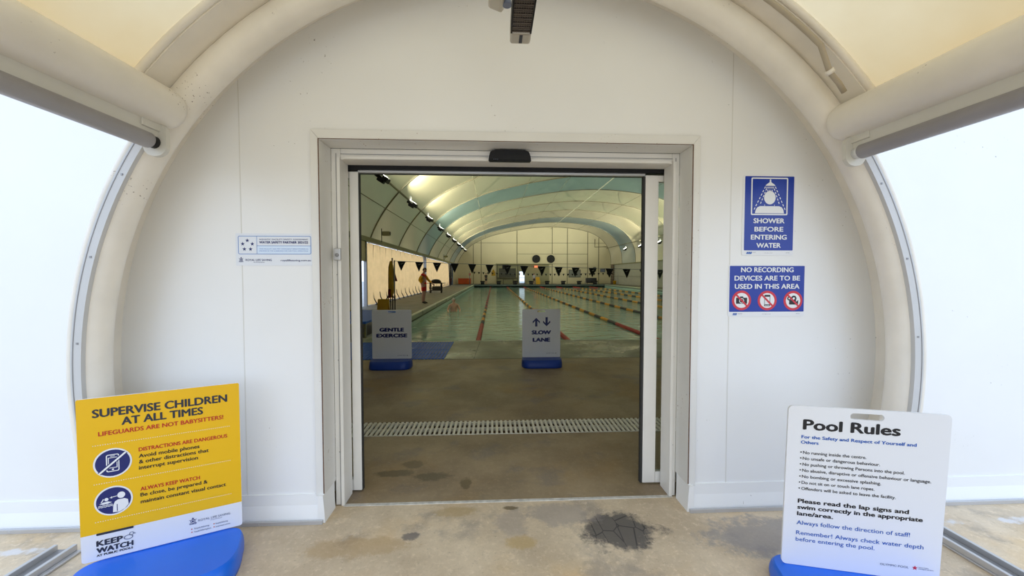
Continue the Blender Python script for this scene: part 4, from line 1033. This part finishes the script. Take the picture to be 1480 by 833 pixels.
# tan curtains along the left wall
def curtain(label, y0, y1, folds):
    t = thing('side_curtain', label, 'curtain', (LX, y0, 0))
    bm = NB(); L = y1-y0; n = folds*10; cols = []
    for i in range(n+1):
        y = L*i/n; ph = 2*PI*folds*(i-0.5)/n
        col = []
        for j, z in enumerate((0.04, 0.5, 1.2, 2.0, 2.7, 3.055)):
            amp = (0.17, 0.15, 0.13, 0.11, 0.08, 0.04)[j]
            x = amp*(abs(math.sin(ph/2))**0.7*2-1) + 0.015*math.sin(ph*0.37+j)
            col.append(bm.verts.new((x, y + 0.03*math.sin(ph*0.21+0.6*j), z)))
        cols.append(col)
    for ci, (A, B) in enumerate(zip(cols, cols[1:])):
        for k in range(5):
            f = bm.faces.new((A[k], A[k+1], B[k+1], B[k])); f.smooth = True; f.material_index = 1 if ci % 10 == 0 else 0  # strip in each fold valley carries the seam and painted pleat shade
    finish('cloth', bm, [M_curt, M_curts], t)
    for k in range(folds):
        y = L*(k+0.5)/folds
        bm = NB(); tube(bm, [(0.12, y, 0.62), (0.16, y+0.03, 0.35), (0.30, y+0.12, 0.03)], 0.026, 6); box(bm, 0.22, 0.38, y+0.06, y+0.18, 0.0, 0.03); finish('tie_strap', bm, M_dark, t)
curtain('long tan pleated curtain on the left behind the lifeguard, nearest the door', 18.95, 34.1, 13)
curtain('tan pleated curtain farther down the left side, behind the black trolley', 35.45, 53.0, 14)

# floodlights
def flood(x, y, z, toward, label, group, power=1.0, fwd=0.75):
    """housing tilted up at the roof; the glass faces the membrane"""
    t = thing('floodlight', label, 'floodlight', (x, y, z), 0, group)
    s = toward
    R_ = Matrix.Rotation(s*0.55, 3, 'Y')
    bm = NB(); box(bm, -0.27, 0.27, -0.22, 0.22, -0.2, 0.0, bev=0.03, rot=R_, piv=(0, 0, 0)); box(bm, -0.15, 0.15, -0.13, 0.13, -0.3, -0.15, bev=0.03, rot=R_, piv=(0, 0, 0)); finish('housing', bm, M_black, t)
    bm = NB(); box(bm, -0.19, 0.19, -0.17, 0.17, 0.0, 0.012, rot=R_, piv=(0, 0, 0)); finish('lens', bm, M_lens, t)
    bm = NB(); tube(bm, [(0, -0.24, -0.1), (-s*0.18, -0.24, 0.10), (-s*0.18, 0.24, 0.10), (0, 0.24, -0.1)], 0.03, 6); box(bm, -s*0.14-0.05, -s*0.14+0.05, -0.06, 0.06, 0.02, 0.34, bev=0.01); finish('yoke', bm, mat('white_yoke', (0.85, 0.85, 0.8, 1), 0.4), t)
    ld = bpy.data.lights.new('floodlight_lamp', 'SPOT'); ld.energy = FLOOD_W*power; ld.color = (1.0, 1.0, 0.80); ld.spot_size = math.radians(125); ld.spot_blend = 0.8; ld.shadow_soft_size = 0.12
    lo = bpy.data.objects.new('floodlight_lamp', ld); C.objects.link(lo); lo.parent = t; lo.location = (s*0.03, 0.0, 0.05)
    d = Vector((s*0.75, fwd, 0.8)).normalized(); lo.rotation_euler = d.to_track_quat('-Z', 'Y').to_euler()
    return t
bm = NB(); tube(bm, [(-4.62, 2.6, 5.60), (-4.62, 65.5, 5.60)], 0.05, 8); struct('trim_10', bm, M_rib, 'lengthwise beam carrying the left floodlights')
bm = NB(); tube(bm, [(19.35, 2.6, 6.05), (19.35, 65.5, 6.05)], 0.05, 8); struct('trim_11', bm, M_rib, 'lengthwise beam carrying the right floodlights')
ORD = ['nearest', 'second nearest', 'third nearest', 'fourth nearest', 'fifth nearest', 'fifth farthest', 'fourth farthest', 'third farthest', 'farthest but one', 'farthest']
for k in range(9):
    lab = '%s black floodlight in the row under the left of the roof' % ['nearest', 'second nearest', 'third nearest', 'fourth nearest', 'middle', 'fourth farthest', 'third farthest', 'second farthest', 'farthest'][k]
    flood(-4.4, 16.0+5.75*k, 5.5, 1, lab, 'left row of floodlights', *((1.0, 0.75) if k < 7 else ((0.5, 0.2) if k == 7 else (0.15, -0.6))))
for k, y in enumerate((32.5, 38.3, 44.0, 49.8, 55.6)):
    flood(19.1, y, 5.35, -1, 'floodlight hanging under the right of the roof, number %s from the far end' % ('five', 'four', 'three', 'two', 'one')[k], 'right row of floodlights', *((1.0, 0.75) if k < 4 else (0.5, 0.2)))
# loudspeakers
for (x, y, z, lab) in ((-5.7, 20.2, 3.62, 'small dark loudspeaker under the left eave above the near curtain'), (-5.7, 45.0, 3.62, 'small dark loudspeaker under the left eave far down the hall')):
    t = thing('loudspeaker', lab, 'loudspeaker', (x, y, z))
    bm = NB(); box(bm, 0.05, 0.42, -0.12, 0.12, -0.12, 0.1, bev=0.02); finish('body', bm, M_olive, t)
    bm = NB(); tube(bm, [(0.0, 0, 0.0), (0.06, 0, 0.0)], 0.03, 6); tube(bm, [(0.0, 0, -0.45), (0.0, 0, 0.25)], 0.02, 6); finish('bracket', bm, M_dark, t)
    bm = NB(); lathe(bm, [(0.09, 0), (0.1, 0.03)], 14); bmesh.ops.rotate(bm, cent=(0, 0, 0), matrix=Matrix.Rotation(PI/2, 3, 'Y'), verts=bm.verts[:]); finish('cone', bm, M_black, t, (0.41, 0, 0))
# wall fans
for x, lab in ((7.25, 'left round black fan vent high on the far wall'), (9.75, 'right round black fan vent high on the far wall')):
    t = thing('fan_vent', lab, 'fan', (x, BY-0.05, 4.2))
    bm = NB(); prism_xz(bm, rrect(-0.85, 0.85, -0.8, 0.8, 0.05), -0.03, 0.02); finish('back_plate', bm, M_backw, t)
    bm = NB()
    a = ell(0, 0, 0.68, 0.68, 28); b = ell(0, 0, 0.6, 0.6, 28)
    for yy in (-0.16,): ring_xz(bm, a, b, yy)
    va = [bm.verts.new((p[0], -0.16, p[1])) for p in a]; vb = [bm.verts.new((p[0], -0.03, p[1])) for p in a]
    for k in range(28): bm.faces.new((va[k], va[(k+1) % 28], vb[(k+1) % 28], vb[k]))
    finish('cowl', bm, M_black, t)
    bm = NB(); disc(bm, 0, 0, 0.61, 0.61, -0.06, 0, 28)
    for k in range(6): seg_xz(bm, (0, 0), (0.58*math.cos(k*PI/3), 0.58*math.sin(k*PI/3)), 0.16, -0.09)
    finish('blades', bm, mat('fan_dark', (0.005, 0.005, 0.005, 1), 0.7), t, norm=False)

# kiosk front on the far wall
t = thing('kiosk', 'dark olive kiosk front with a flat roof against the far wall round the bright door', 'kiosk', (0.6, BY-0.06, 0))
bm = NB(); box(bm, 0, 3.6, -0.25, -0.02, 0, 3.25); box(bm, 4.85, 8.8, -0.25, -0.02, 0, 3.25); box(bm, 3.6, 4.85, -0.25, -0.02, 2.2, 3.25); finish('front', bm, M_olive, t)
bm = NB(); box(bm, -0.2, 9.0, -0.85, -0.02, 3.25, 3.4, bev=0.02); finish('roof', bm, M_olive, t)
bm = NB(); box(bm, 0.35, 3.2, -0.29, -0.25, 1.1, 2.6); finish('hatch', bm, mat('kiosk_shade', (0.07, 0.07, 0.05, 1), 0.6, noise=0.3, scale=3), t)
bm = NB(); box(bm, 0.2, 3.3, -0.7, -0.25, 0.95, 1.03); finish('counter', bm, M_dark, t)
for x in (0.0, 3.45): 
    bm = NB(); tube(bm, [(x, -0.85, 0), (x, -0.85, 3.25)], 0.05, 8); finish('post', bm, M_dark, t)
t = thing('exit_sign', 'small glowing red EXIT sign above the kiosk roof edge', 'sign', (7.15, BY-0.95, 2.75))
bm = NB(); box(bm, -0.26, 0.26, 0, 0.06, 0, 0.26, bev=0.01); cs = finish('case', bm, M_exit, t)
bm = NB(); put_text(bm, 'EXIT', -0.2, 0.2, 0.07, 0.12, -0.003, 0.06); finish('lettering', bm, M_pwhite, cs, norm=False)
bm = NB(); tube(bm, [(0, 0.03, 0.25), (0, 0.03, 0.5)], 0.015, 6); finish('hanger', bm, M_dark, t)
def wall_board(name, label, cat, x0, x1, z0, z1, m, y=BY-0.06, frame=True, pts=None):
    bm = NB()
    if pts: prism_xz(bm, pts, y, y+0.04)
    else: prism_xz(bm, rrect(x0, x1, z0, z1, 0.03, 2), y, y+0.04)
    o = finish(name, bm, m); tag(o, label, cat)
    if frame:
        bm = NB(); ring_xz(bm, rrect(x0-0.04, x1+0.04, z0-0.04, z1+0.04, 0.03, 2), rrect(x0+0.02, x1-0.02, z0+0.02, z1-0.02, 0.02, 2), y-0.01); finish('frame', bm, M_dark, o)
    return o
wall_board('display_screen', 'black display screen hung on the left of the kiosk front', 'screen', 1.55, 2.55, 2.5, 3.15, M_black, BY-0.40)
wall_board('notice_board', 'dark notice high on the far wall right of the kiosk', 'notice', 10.7, 11.5, 2.0, 2.75, M_poster)
wall_board('notice_board', 'wide grey notice board on the far wall behind the starting blocks', 'notice', 12.85, 14.85, 1.1, 2.35, M_poster)
wall_board('notice_board', 'narrow dark poster on the far wall near the right corner', 'notice', 17.1, 17.5, 2.1, 2.8, M_poster)
wall_board('notice_board', 'slim dark poster on the far wall left of the yellow warning sign', 'notice', -0.85, -0.45, 2.0, 2.75, M_poster)
wall_board('warning_board', 'yellow warning board with a pointed top on the far left wall', 'sign', -0.1, 0.75, 1.3, 2.4, M_ypl, BY-0.08, False, [(-0.3, 1.35), (0.32, 1.35), (0.32, 1.95), (0.01, 2.5), (-0.3, 1.95)])
wall_board('notice_board', 'pale grey switchboard cover on the right wall end', 'notice', 18.3, 19.1, 2.0, 2.5, M_pgrey, frame=True)
t = thing('wall_clock', 'round pale clock above the bright far door', 'clock', (4.75, BY-0.33, 2.75))
bm = NB(); prism_xz(bm, ell(0, 0, 0.22, 0.22, 20), -0.05, 0.0); finish('rim', bm, M_dark, t)
bm = NB(); disc(bm, 0, 0, 0.18, 0.18, -0.055); seg_xz(bm, (0, 0), (0.0, 0.14), 0.02, -0.06, 1); seg_xz(bm, (0, 0), (0.09, 0.03), 0.02, -0.06, 1); finish('dial', bm, [M_cgrey, M_ink], t, norm=False)
# wrapped post in the far right corner
bm = NB(); tube(bm, [(19.75, 63.5, 0), (19.75, 63.5, 3.2)], 0.26, 14)
for k in range(7):
    tube(bm, [(19.75+0.27*math.cos(0.6*j+k), 63.5+0.27*math.sin(0.6*j+k), 0.1+0.4*k+0.06*j) for j in range(7)], 0.05, 5, mi=1)
tag(finish('wrapped_post', bm, [M_brown, M_seam]), 'mottled brown wrapped post in the far right corner', 'post')
# frame on the upper right of the far wall
bm = NB(); tube(bm, [(17.3, BY-0.12, 7.6), (17.3, BY-0.12, 6.25), (19.3, BY-0.12, 6.3)], 0.05, 6); tag(finish('pipe_frame', bm, M_seam), 'bent pipe bracket high at the right of the far wall', 'pipe')
# orange tub, yellow bucket, pile
t = thing('storage_bin', 'long orange bin on the deck in the far left corner', 'bin', (-4.6, 62.5, 0))
bm = NB(); box(bm, -1.0, 1.0, -0.4, 0.4, 0.02, 0.86, bev=0.05); finish('body', bm, M_orange, t)
bm = NB(); box(bm, -1.04, 1.04, -0.44, 0.44, 0.86, 0.95, bev=0.03); finish('lid', bm, M_orange, t)
bm = NB(); tube(bm, [(0.55, -0.44, 0.3), (0.55, -0.5, 0.45), (0.55, -0.44, 0.6)], 0.03, 6); finish('handle', bm, M_ypl, t)
t = thing('warning_post', 'thin dark post with a red top beside the orange bin', 'post', (-3.75, 61.6, 0))
bm = NB(); tube(bm, [(0, 0, 0), (0, 0, 1.75)], 0.04, 8); lathe(bm, [(0.2, 0), (0.2, 0.04)], 12); finish('post', bm, M_dark, t)
bm = NB(); box(bm, -0.12, 0.12, -0.06, 0.06, 1.4, 1.8, bev=0.02); finish('box', bm, M_cred, t)
t = thing('bucket', 'yellow bucket on the deck by the wrapped post', 'bucket', (20.0-0.55, 61.3, 0))
bm = NB(); lathe(bm, [(0.2, 0), (0.26, 0.55), (0.29, 0.58)], 16); finish('body', bm, M_ypl, t)
bm = NB(); tube(bm, [(0.27*math.cos(a*PI/8), 0, 0.56+0.25*math.sin(a*PI/8)) for a in range(9)], 0.015, 6); finish('handle', bm, M_dark, t)
t = thing('lane_reel', 'dark storage reel with coiled lane rope on the far deck at right', 'reel', (15.9, 62.0, 0))
bm = NB(); tube(bm, [(-0.9, 0, 0.6), (0.7, 0, 0.6)], 0.42, 14); finish('drum', bm, M_cdark, t)
for x in (-1.0, 0.8):
    bm = NB(); tube(bm, [(x, -0.5, 0), (x, 0, 0.65), (x, 0.5, 0)], 0.04, 6); tube(bm, [(x, 0, 0.62), (x-0.02, 0, 1.1)], 0.03, 6); finish('stand', bm, M_alud, t)
# chairs/tables on the far deck beside the kiosk
t = thing('folding_table', 'dark table in front of the kiosk hatch', 'table', (2.4, 62.6, 0))
bm = NB(); box(bm, -0.9, 0.9, -0.35, 0.35, 0.72, 0.78, bev=0.01); finish('top', bm, M_dark, t)
for sx in (-0.8, 0.8):
    for sy in (-0.28, 0.28):
        bm = NB(); box(bm, sx-0.03, sx+0.03, sy-0.03, sy+0.03, 0, 0.72); finish('leg', bm, M_dark, t)
t = thing('lifeguard_chair', 'yellow chair on the far deck below the exit sign', 'chair', (7.1, 61.4, 0))
bm = NB(); box(bm, -0.3, 0.3, -0.28, 0.28, 0.62, 0.7, bev=0.02); finish('seat', bm, M_ypl, t)
bm = NB(); box(bm, -0.3, 0.3, 0.24, 0.3, 0.7, 1.15, bev=0.02); finish('backrest', bm, M_ypl, t)
bm = NB(); box(bm, -0.32, 0.32, -0.3, -0.24, 0.0, 0.62, bev=0.01); finish('front_panel', bm, M_ypl, t)
for sx in (-0.27, 0.27):
    bm = NB(); box(bm, sx-0.03, sx+0.03, 0.2, 0.26, 0, 0.62); finish('leg', bm, M_ypl, t)
# trolley on the left deck
t = thing('trolley', 'black trolley with a domed lid standing by the tan curtain', 'trolley', (-4.75, 32.4, 0))
bm = NB(); box(bm, -0.5, 0.5, -0.3, 0.3, 0.78, 0.86, bev=0.02); box(bm, -0.72, 0.72, -0.25, 0.25, 0.8, 0.83); finish('bench', bm, M_black, t)
bm = NB(); lathe(bm, [(0.42, 0.86), (0.40, 0.98), (0.28, 1.1), (0.1, 1.14)], 16, (0, 0, 0), 0, 1.05, 0.65); finish('lid', bm, M_black, t)
bm = NB(); box(bm, -0.5, 0.5, -0.3, 0.3, 0.2, 0.25); box(bm, -0.3, 0.35, -0.2, 0.2, 0.25, 0.55, bev=0.03); finish('shelf', bm, M_dark, t)
for sx in (-0.45, 0.45):
    for sy in (-0.26, 0.26):
        bm = NB(); box(bm, sx-0.035, sx+0.035, sy-0.035, sy+0.035, 0.0, 0.8); finish('leg', bm, M_black, t)

# ================================================================== PEOPLE
def skin_obj(verts, edges, radii, levels=2):
    me = bpy.data.meshes.new('s'); me.from_pydata(verts, edges, []); o = bpy.data.objects.new('s', me); C.objects.link(o)
    md = o.modifiers.new('Skin', 'SKIN'); md.use_smooth_shade = True
    for i, r in enumerate(radii):
        sv = me.skin_vertices[0].data[i]; sv.radius = r if isinstance(r, tuple) else (r, r); sv.use_root = (i == 0)
    s = o.modifiers.new('Sub', 'SUBSURF'); s.levels = levels; s.render_levels = levels
    dg = bpy.context.evaluated_depsgraph_get(); dg.update()
    m2 = bpy.data.meshes.new_from_object(o.evaluated_get(dg)); bpy.data.objects.remove(o); bpy.data.meshes.remove(me)
    return m2
def head_into(bm, c, s, R_, mi=0, mi_eye=1):
    """deformed ball: skull, brow, eye sockets, nose, mouth, chin, ears; faces -Y before R_"""
    r = bmesh.ops.create_uvsphere(bm, u_segments=28, v_segments=20, radius=1.0)
    for v in r['verts']:
        x, y, z = v.co
        q = Vector((x*0.078, y*0.098, z*0.118))
        if z < -0.2: q.x *= 1-0.30*(-z-0.2); q.y = q.y*(1-0.12*(-z-0.2)) - 0.012*(-z-0.2)
        if y < -0.5:
            q.y -= 0.026*math.exp(-((x/0.16)**2+((z+0.12)/0.18)**2))        # nose
            q.y -= 0.008*math.exp(-((x/0.3)**2+((z+0.82)/0.15)**2))         # chin
            q.y += 0.012*(math.exp(-(((x-0.36)/0.16)**2+((z-0.06)/0.12)**2)) + math.exp(-(((x+0.36)/0.16)**2+((z-0.06)/0.12)**2)))
            q.y += 0.005*math.exp(-((x/0.32)**2+((z+0.5)/0.05)**2))
        v.co = R_ @ (q*s) + Vector(c)
    for f in set(f for v in r['verts'] for f in v.link_faces): f.material_index = mi; f.smooth = True
    for sx in (-1, 1):
        for (p, rad, m) in (((sx*0.078, 0.01, -0.005), (0.012, 0.022, 0.03), mi), ((sx*0.029, -0.082, 0.007), (0.012, 0.008, 0.009), mi_eye)):
            e = bmesh.ops.create_uvsphere(bm, u_segments=8, v_segments=6, radius=1.0)
            for v in e['verts']: v.co = R_ @ ((Vector((v.co.x*rad[0], v.co.y*rad[1], v.co.z*rad[2]))+Vector(p))*s) + Vector(c)
            for f in set(f for v in e['verts'] for f in v.link_faces): f.material_index = m; f.smooth = True
J0 = dict(pelvis=(0, 0, .96), waist=(0, 0, 1.10), chest=(0, 0.0, 1.29), nb=(0, 0.0, 1.45), neck=(0, -0.015, 1.53),
          shL=(.185, 0, 1.41), elL=(.235, .03, 1.13), wrL=(.235, -.05, .88), shR=(-.185, 0, 1.41), elR=(-.235, .03, 1.13), wrR=(-.235, -.05, .88),
          hipL=(.09, 0, .90), knL=(.1, -.02, .50), anL=(.1, .02, .085), toL=(.12, -.15, .035), hipR=(-.09, 0, .90), knR=(-.1, -.02, .50), anR=(-.1, .02, .085), toR=(-.12, -.15, .035))
def figure(name, label, loc, rz, J=None, skinm=None, hair=None, headc=(0, -0.03, 1.645), headtilt=0.0, clothes=(), hairstyle='short', fat=1.0, size=1.0):
    j = dict(J0); j.update(J or {})
    V, E_, R_ = [], [], []
    idx = {}
    def add(k, p, r, par=None):
        idx[k] = len(V); V.append(tuple(p)); R_.append(r)
        if par: E_.append((idx[par], idx[k]))
    add('pelvis', j['pelvis'], (.145*fat, .105*fat)); add('waist', j['waist'], (.135*fat, .10*fat), 'pelvis'); add('chest', j['chest'], (.155*fat, .11*fat), 'waist'); add('nb', j['nb'], (.085, .075), 'chest'); add('neck', j['neck'], .054, 'nb')
    add('top', headc, .06, 'neck')
    for s in 'LR':
        add('sh'+s, j['sh'+s], .066, 'nb'); add('el'+s, j['el'+s], .044, 'sh'+s); add('wr'+s, j['wr'+s], .028, 'el'+s)
        d = (Vector(j['wr'+s])-Vector(j['el'+s])).normalized(); w_ = Vector(j['wr'+s]); side = Vector((0, -1, 0)); side = (side-d*side.dot(d)).normalized()
        pm = w_+d*.07; add('pm'+s, pm, (.022, .038), 'wr'+s)
        inw = d.cross(side)*(1 if s == 'L' else -1)
        for q, (off, ln) in enumerate(((.03, .07), (.010, .08), (-.010, .075), (-.03, .058))):
            b = pm+d*.03+side*off; add('f%d%s' % (q, s), b, .0095, 'pm'+s); add('g%d%s' % (q, s), b+d*ln*.55+inw*.006, .009, 'f%d%s' % (q, s)); add('h%d%s' % (q, s), b+d*ln+inw*.022, .0075, 'g%d%s' % (q, s))
        b = w_+d*.03+side*.035; add('t0'+s, b, .011, 'wr'+s); add('t1'+s, b+d*.035+side*.02, .0095, 't0'+s); add('t2'+s, b+d*.06+side*.022+inw*.01, .008, 't1'+s)
        add('hip'+s, j['hip'+s], .092*fat, 'pelvis'); add('kn'+s, j['kn'+s], .056, 'hip'+s); add('calf'+s, Vector(j['kn'+s]).lerp(Vector(j['an'+s]), .3)+Vector((0, .02, 0)), .054, 'kn'+s); add('an'+s, j['an'+s], .036, 'calf'+s); add('to'+s, j['to'+s], (.036, .028), 'an'+s)
    bm = NB(); me = skin_obj(V, E_, R_); bm.from_mesh(me)
    HM = Matrix.Rotation(headtilt, 3, 'X')
    hc = Vector(headc)
    head_into(bm, hc, 1.0, HM)
    body = finish(name, bm, [skinm, M_ink], norm=False); body.location = loc; body.rotation_euler = (0, 0, rz); body.scale = (size, size, size)
    tag(body, label, 'person')
    # hair: cap of the skull
    bm = NB(); r = bmesh.ops.create_uvsphere(bm, u_segments=24, v_segments=16, radius=1.0)
    for v in r['verts']: 
        q = Vector((v.co.x*0.085, v.co.y*0.105+0.006, v.co.z*0.124+0.006)); v.co = q
    kill = [v for v in bm.verts if (v.co.z < 0.045 and v.co.y < -0.02) or v.co.z < (-0.06 if hairstyle == 'short' else -0.1)]
    bmesh.ops.delete(bm, geom=kill, context='VERTS')
    for f in bm.faces: f.smooth = True
    for v in bm.verts: v.co = HM @ v.co + hc
    finish('hair', bm, hair, body, norm=False)
    for (nm, m, joints, rads, edges) in clothes:
        vv = [j[k] if isinstance(k, str) else k for k in joints]
        me = skin_obj([tuple(p) for p in vv], edges, rads, 2); me.materials.append(m)
        me.materials.clear(); me.materials.append(m)
        o = bpy.data.objects.new(nm, me); C.objects.link(o); o.parent = body
    return body, j
lp = lambda a, b, t: tuple(a[i]+(b[i]-a[i])*t for i in range(3))
def shirt(j, m, sleeve=0.6, nm='shirt', f=1.0):
    return (nm, m, ['waist', lp(j['waist'], j['pelvis'], .9), 'chest', lp(j['chest'], j['nb'], .8), 'shL', lp(j['shL'], j['elL'], sleeve), 'shR', lp(j['shR'], j['elR'], sleeve)],
            [(.15*f, .118*f), (.158*f, .12*f), (.17*f, .125*f), (.10, .09), .078, .062, .078, .062], [(0, 1), (0, 2), (2, 3), (3, 4), (4, 5), (3, 6), (6, 7)])
def shorts(j, m, t=0.75, nm='shorts'):
    return (nm, m, [lp(j['waist'], j['pelvis'], .6), 'pelvis', 'hipL', lp(j['hipL'], j['knL'], t), 'hipR', lp(j['hipR'], j['knR'], t)], [(.152, .118), (.158, .122), .105, .088, .105, .088], [(0, 1), (1, 2), (2, 3), (1, 4), (4, 5)])
def shoe(j, s, m): return ('shoe', m, [lp(j['an'+s], j['to'+s], -.15), lp(j['an'+s], j['to'+s], .45), j['to'+s]], [.052, (.05, .04), (.048, .034)], [(0, 1), (1, 2)])

Jg = dict(J0); Jg.update(elL=(.22, -.15, 1.17), wrL=(.19, -.37, .99), elR=(-.27, .13, 1.15), wrR=(-.22, -.03, .97))
body, j = figure('person', 'lifeguard on the left deck in red and yellow shirt and red shorts, looking down', (-3.62, 20.35, 0), math.radians(80), Jg, M_skin, M_haird, (0, -0.06, 1.645), 0.35,
    [shirt(Jg, M_cred, .2), shorts(Jg, M_cred, .8), shoe(Jg, 'L', M_black), shoe(Jg, 'R', M_black)], fat=1.15, size=1.06)
for s in 'LR':      # long yellow sleeves and side panels of the shirt
    a, b, c = Jg['sh'+s], Jg['el'+s], Jg['wr'+s]
    me = skin_obj([lp(a, b, .1), lp(a, b, .6), b, lp(b, c, .8)], [(0, 1), (1, 2), (2, 3)], [.082, .078, .066, .046]); me.materials.clear(); me.materials.append(M_cyel)
    o = bpy.data.objects.new('yellow_sleeve', me); C.objects.link(o); o.parent = body
me = skin_obj([(-.05, .05, 1.0), (-.06, .055, 1.2), (-.03, .05, 1.36)], [(0, 1), (1, 2)], [(.14, .11), (.14, .115), (.11, .09)]); me.materials.clear(); me.materials.append(M_cyel)
o = bpy.data.objects.new('yellow_back_panel', me); C.objects.link(o); o.parent = body

Js = dict(J0); Js.update(elL=(.30, -.04, 1.16), wrL=(.24, -.24, 1.02), elR=(-.30, -.04, 1.16), wrR=(-.24, -.24, 1.02))
figure('person', 'bare-chested swimmer with white hair standing chest deep in the pool', (-2.01, 19.8, -1.498), math.radians(8), Js, M_skin2, M_hairw, (0, -0.03, 1.645), 0.1,
    [shorts(Js, M_navy, .6)], fat=1.3, size=1.04)
Jk = dict(J0)
figure('person', 'person in dark clothes standing behind the leftmost starting block', (-1.15, 61.3, 0), 0.4, Jk, M_skin, M_haird, clothes=[shirt(Jk, M_cdark, .7), shorts(Jk, M_cdark, .95, 'trousers')])
figure('person', 'person in a pale grey top standing on the far deck under the exit sign', (6.6, 62.6, 0), 0.3, Jk, M_skin, M_haird, clothes=[shirt(Jk, M_cgrey, .9, f=1.15), shorts(Jk, M_cdark, .95, 'trousers')])
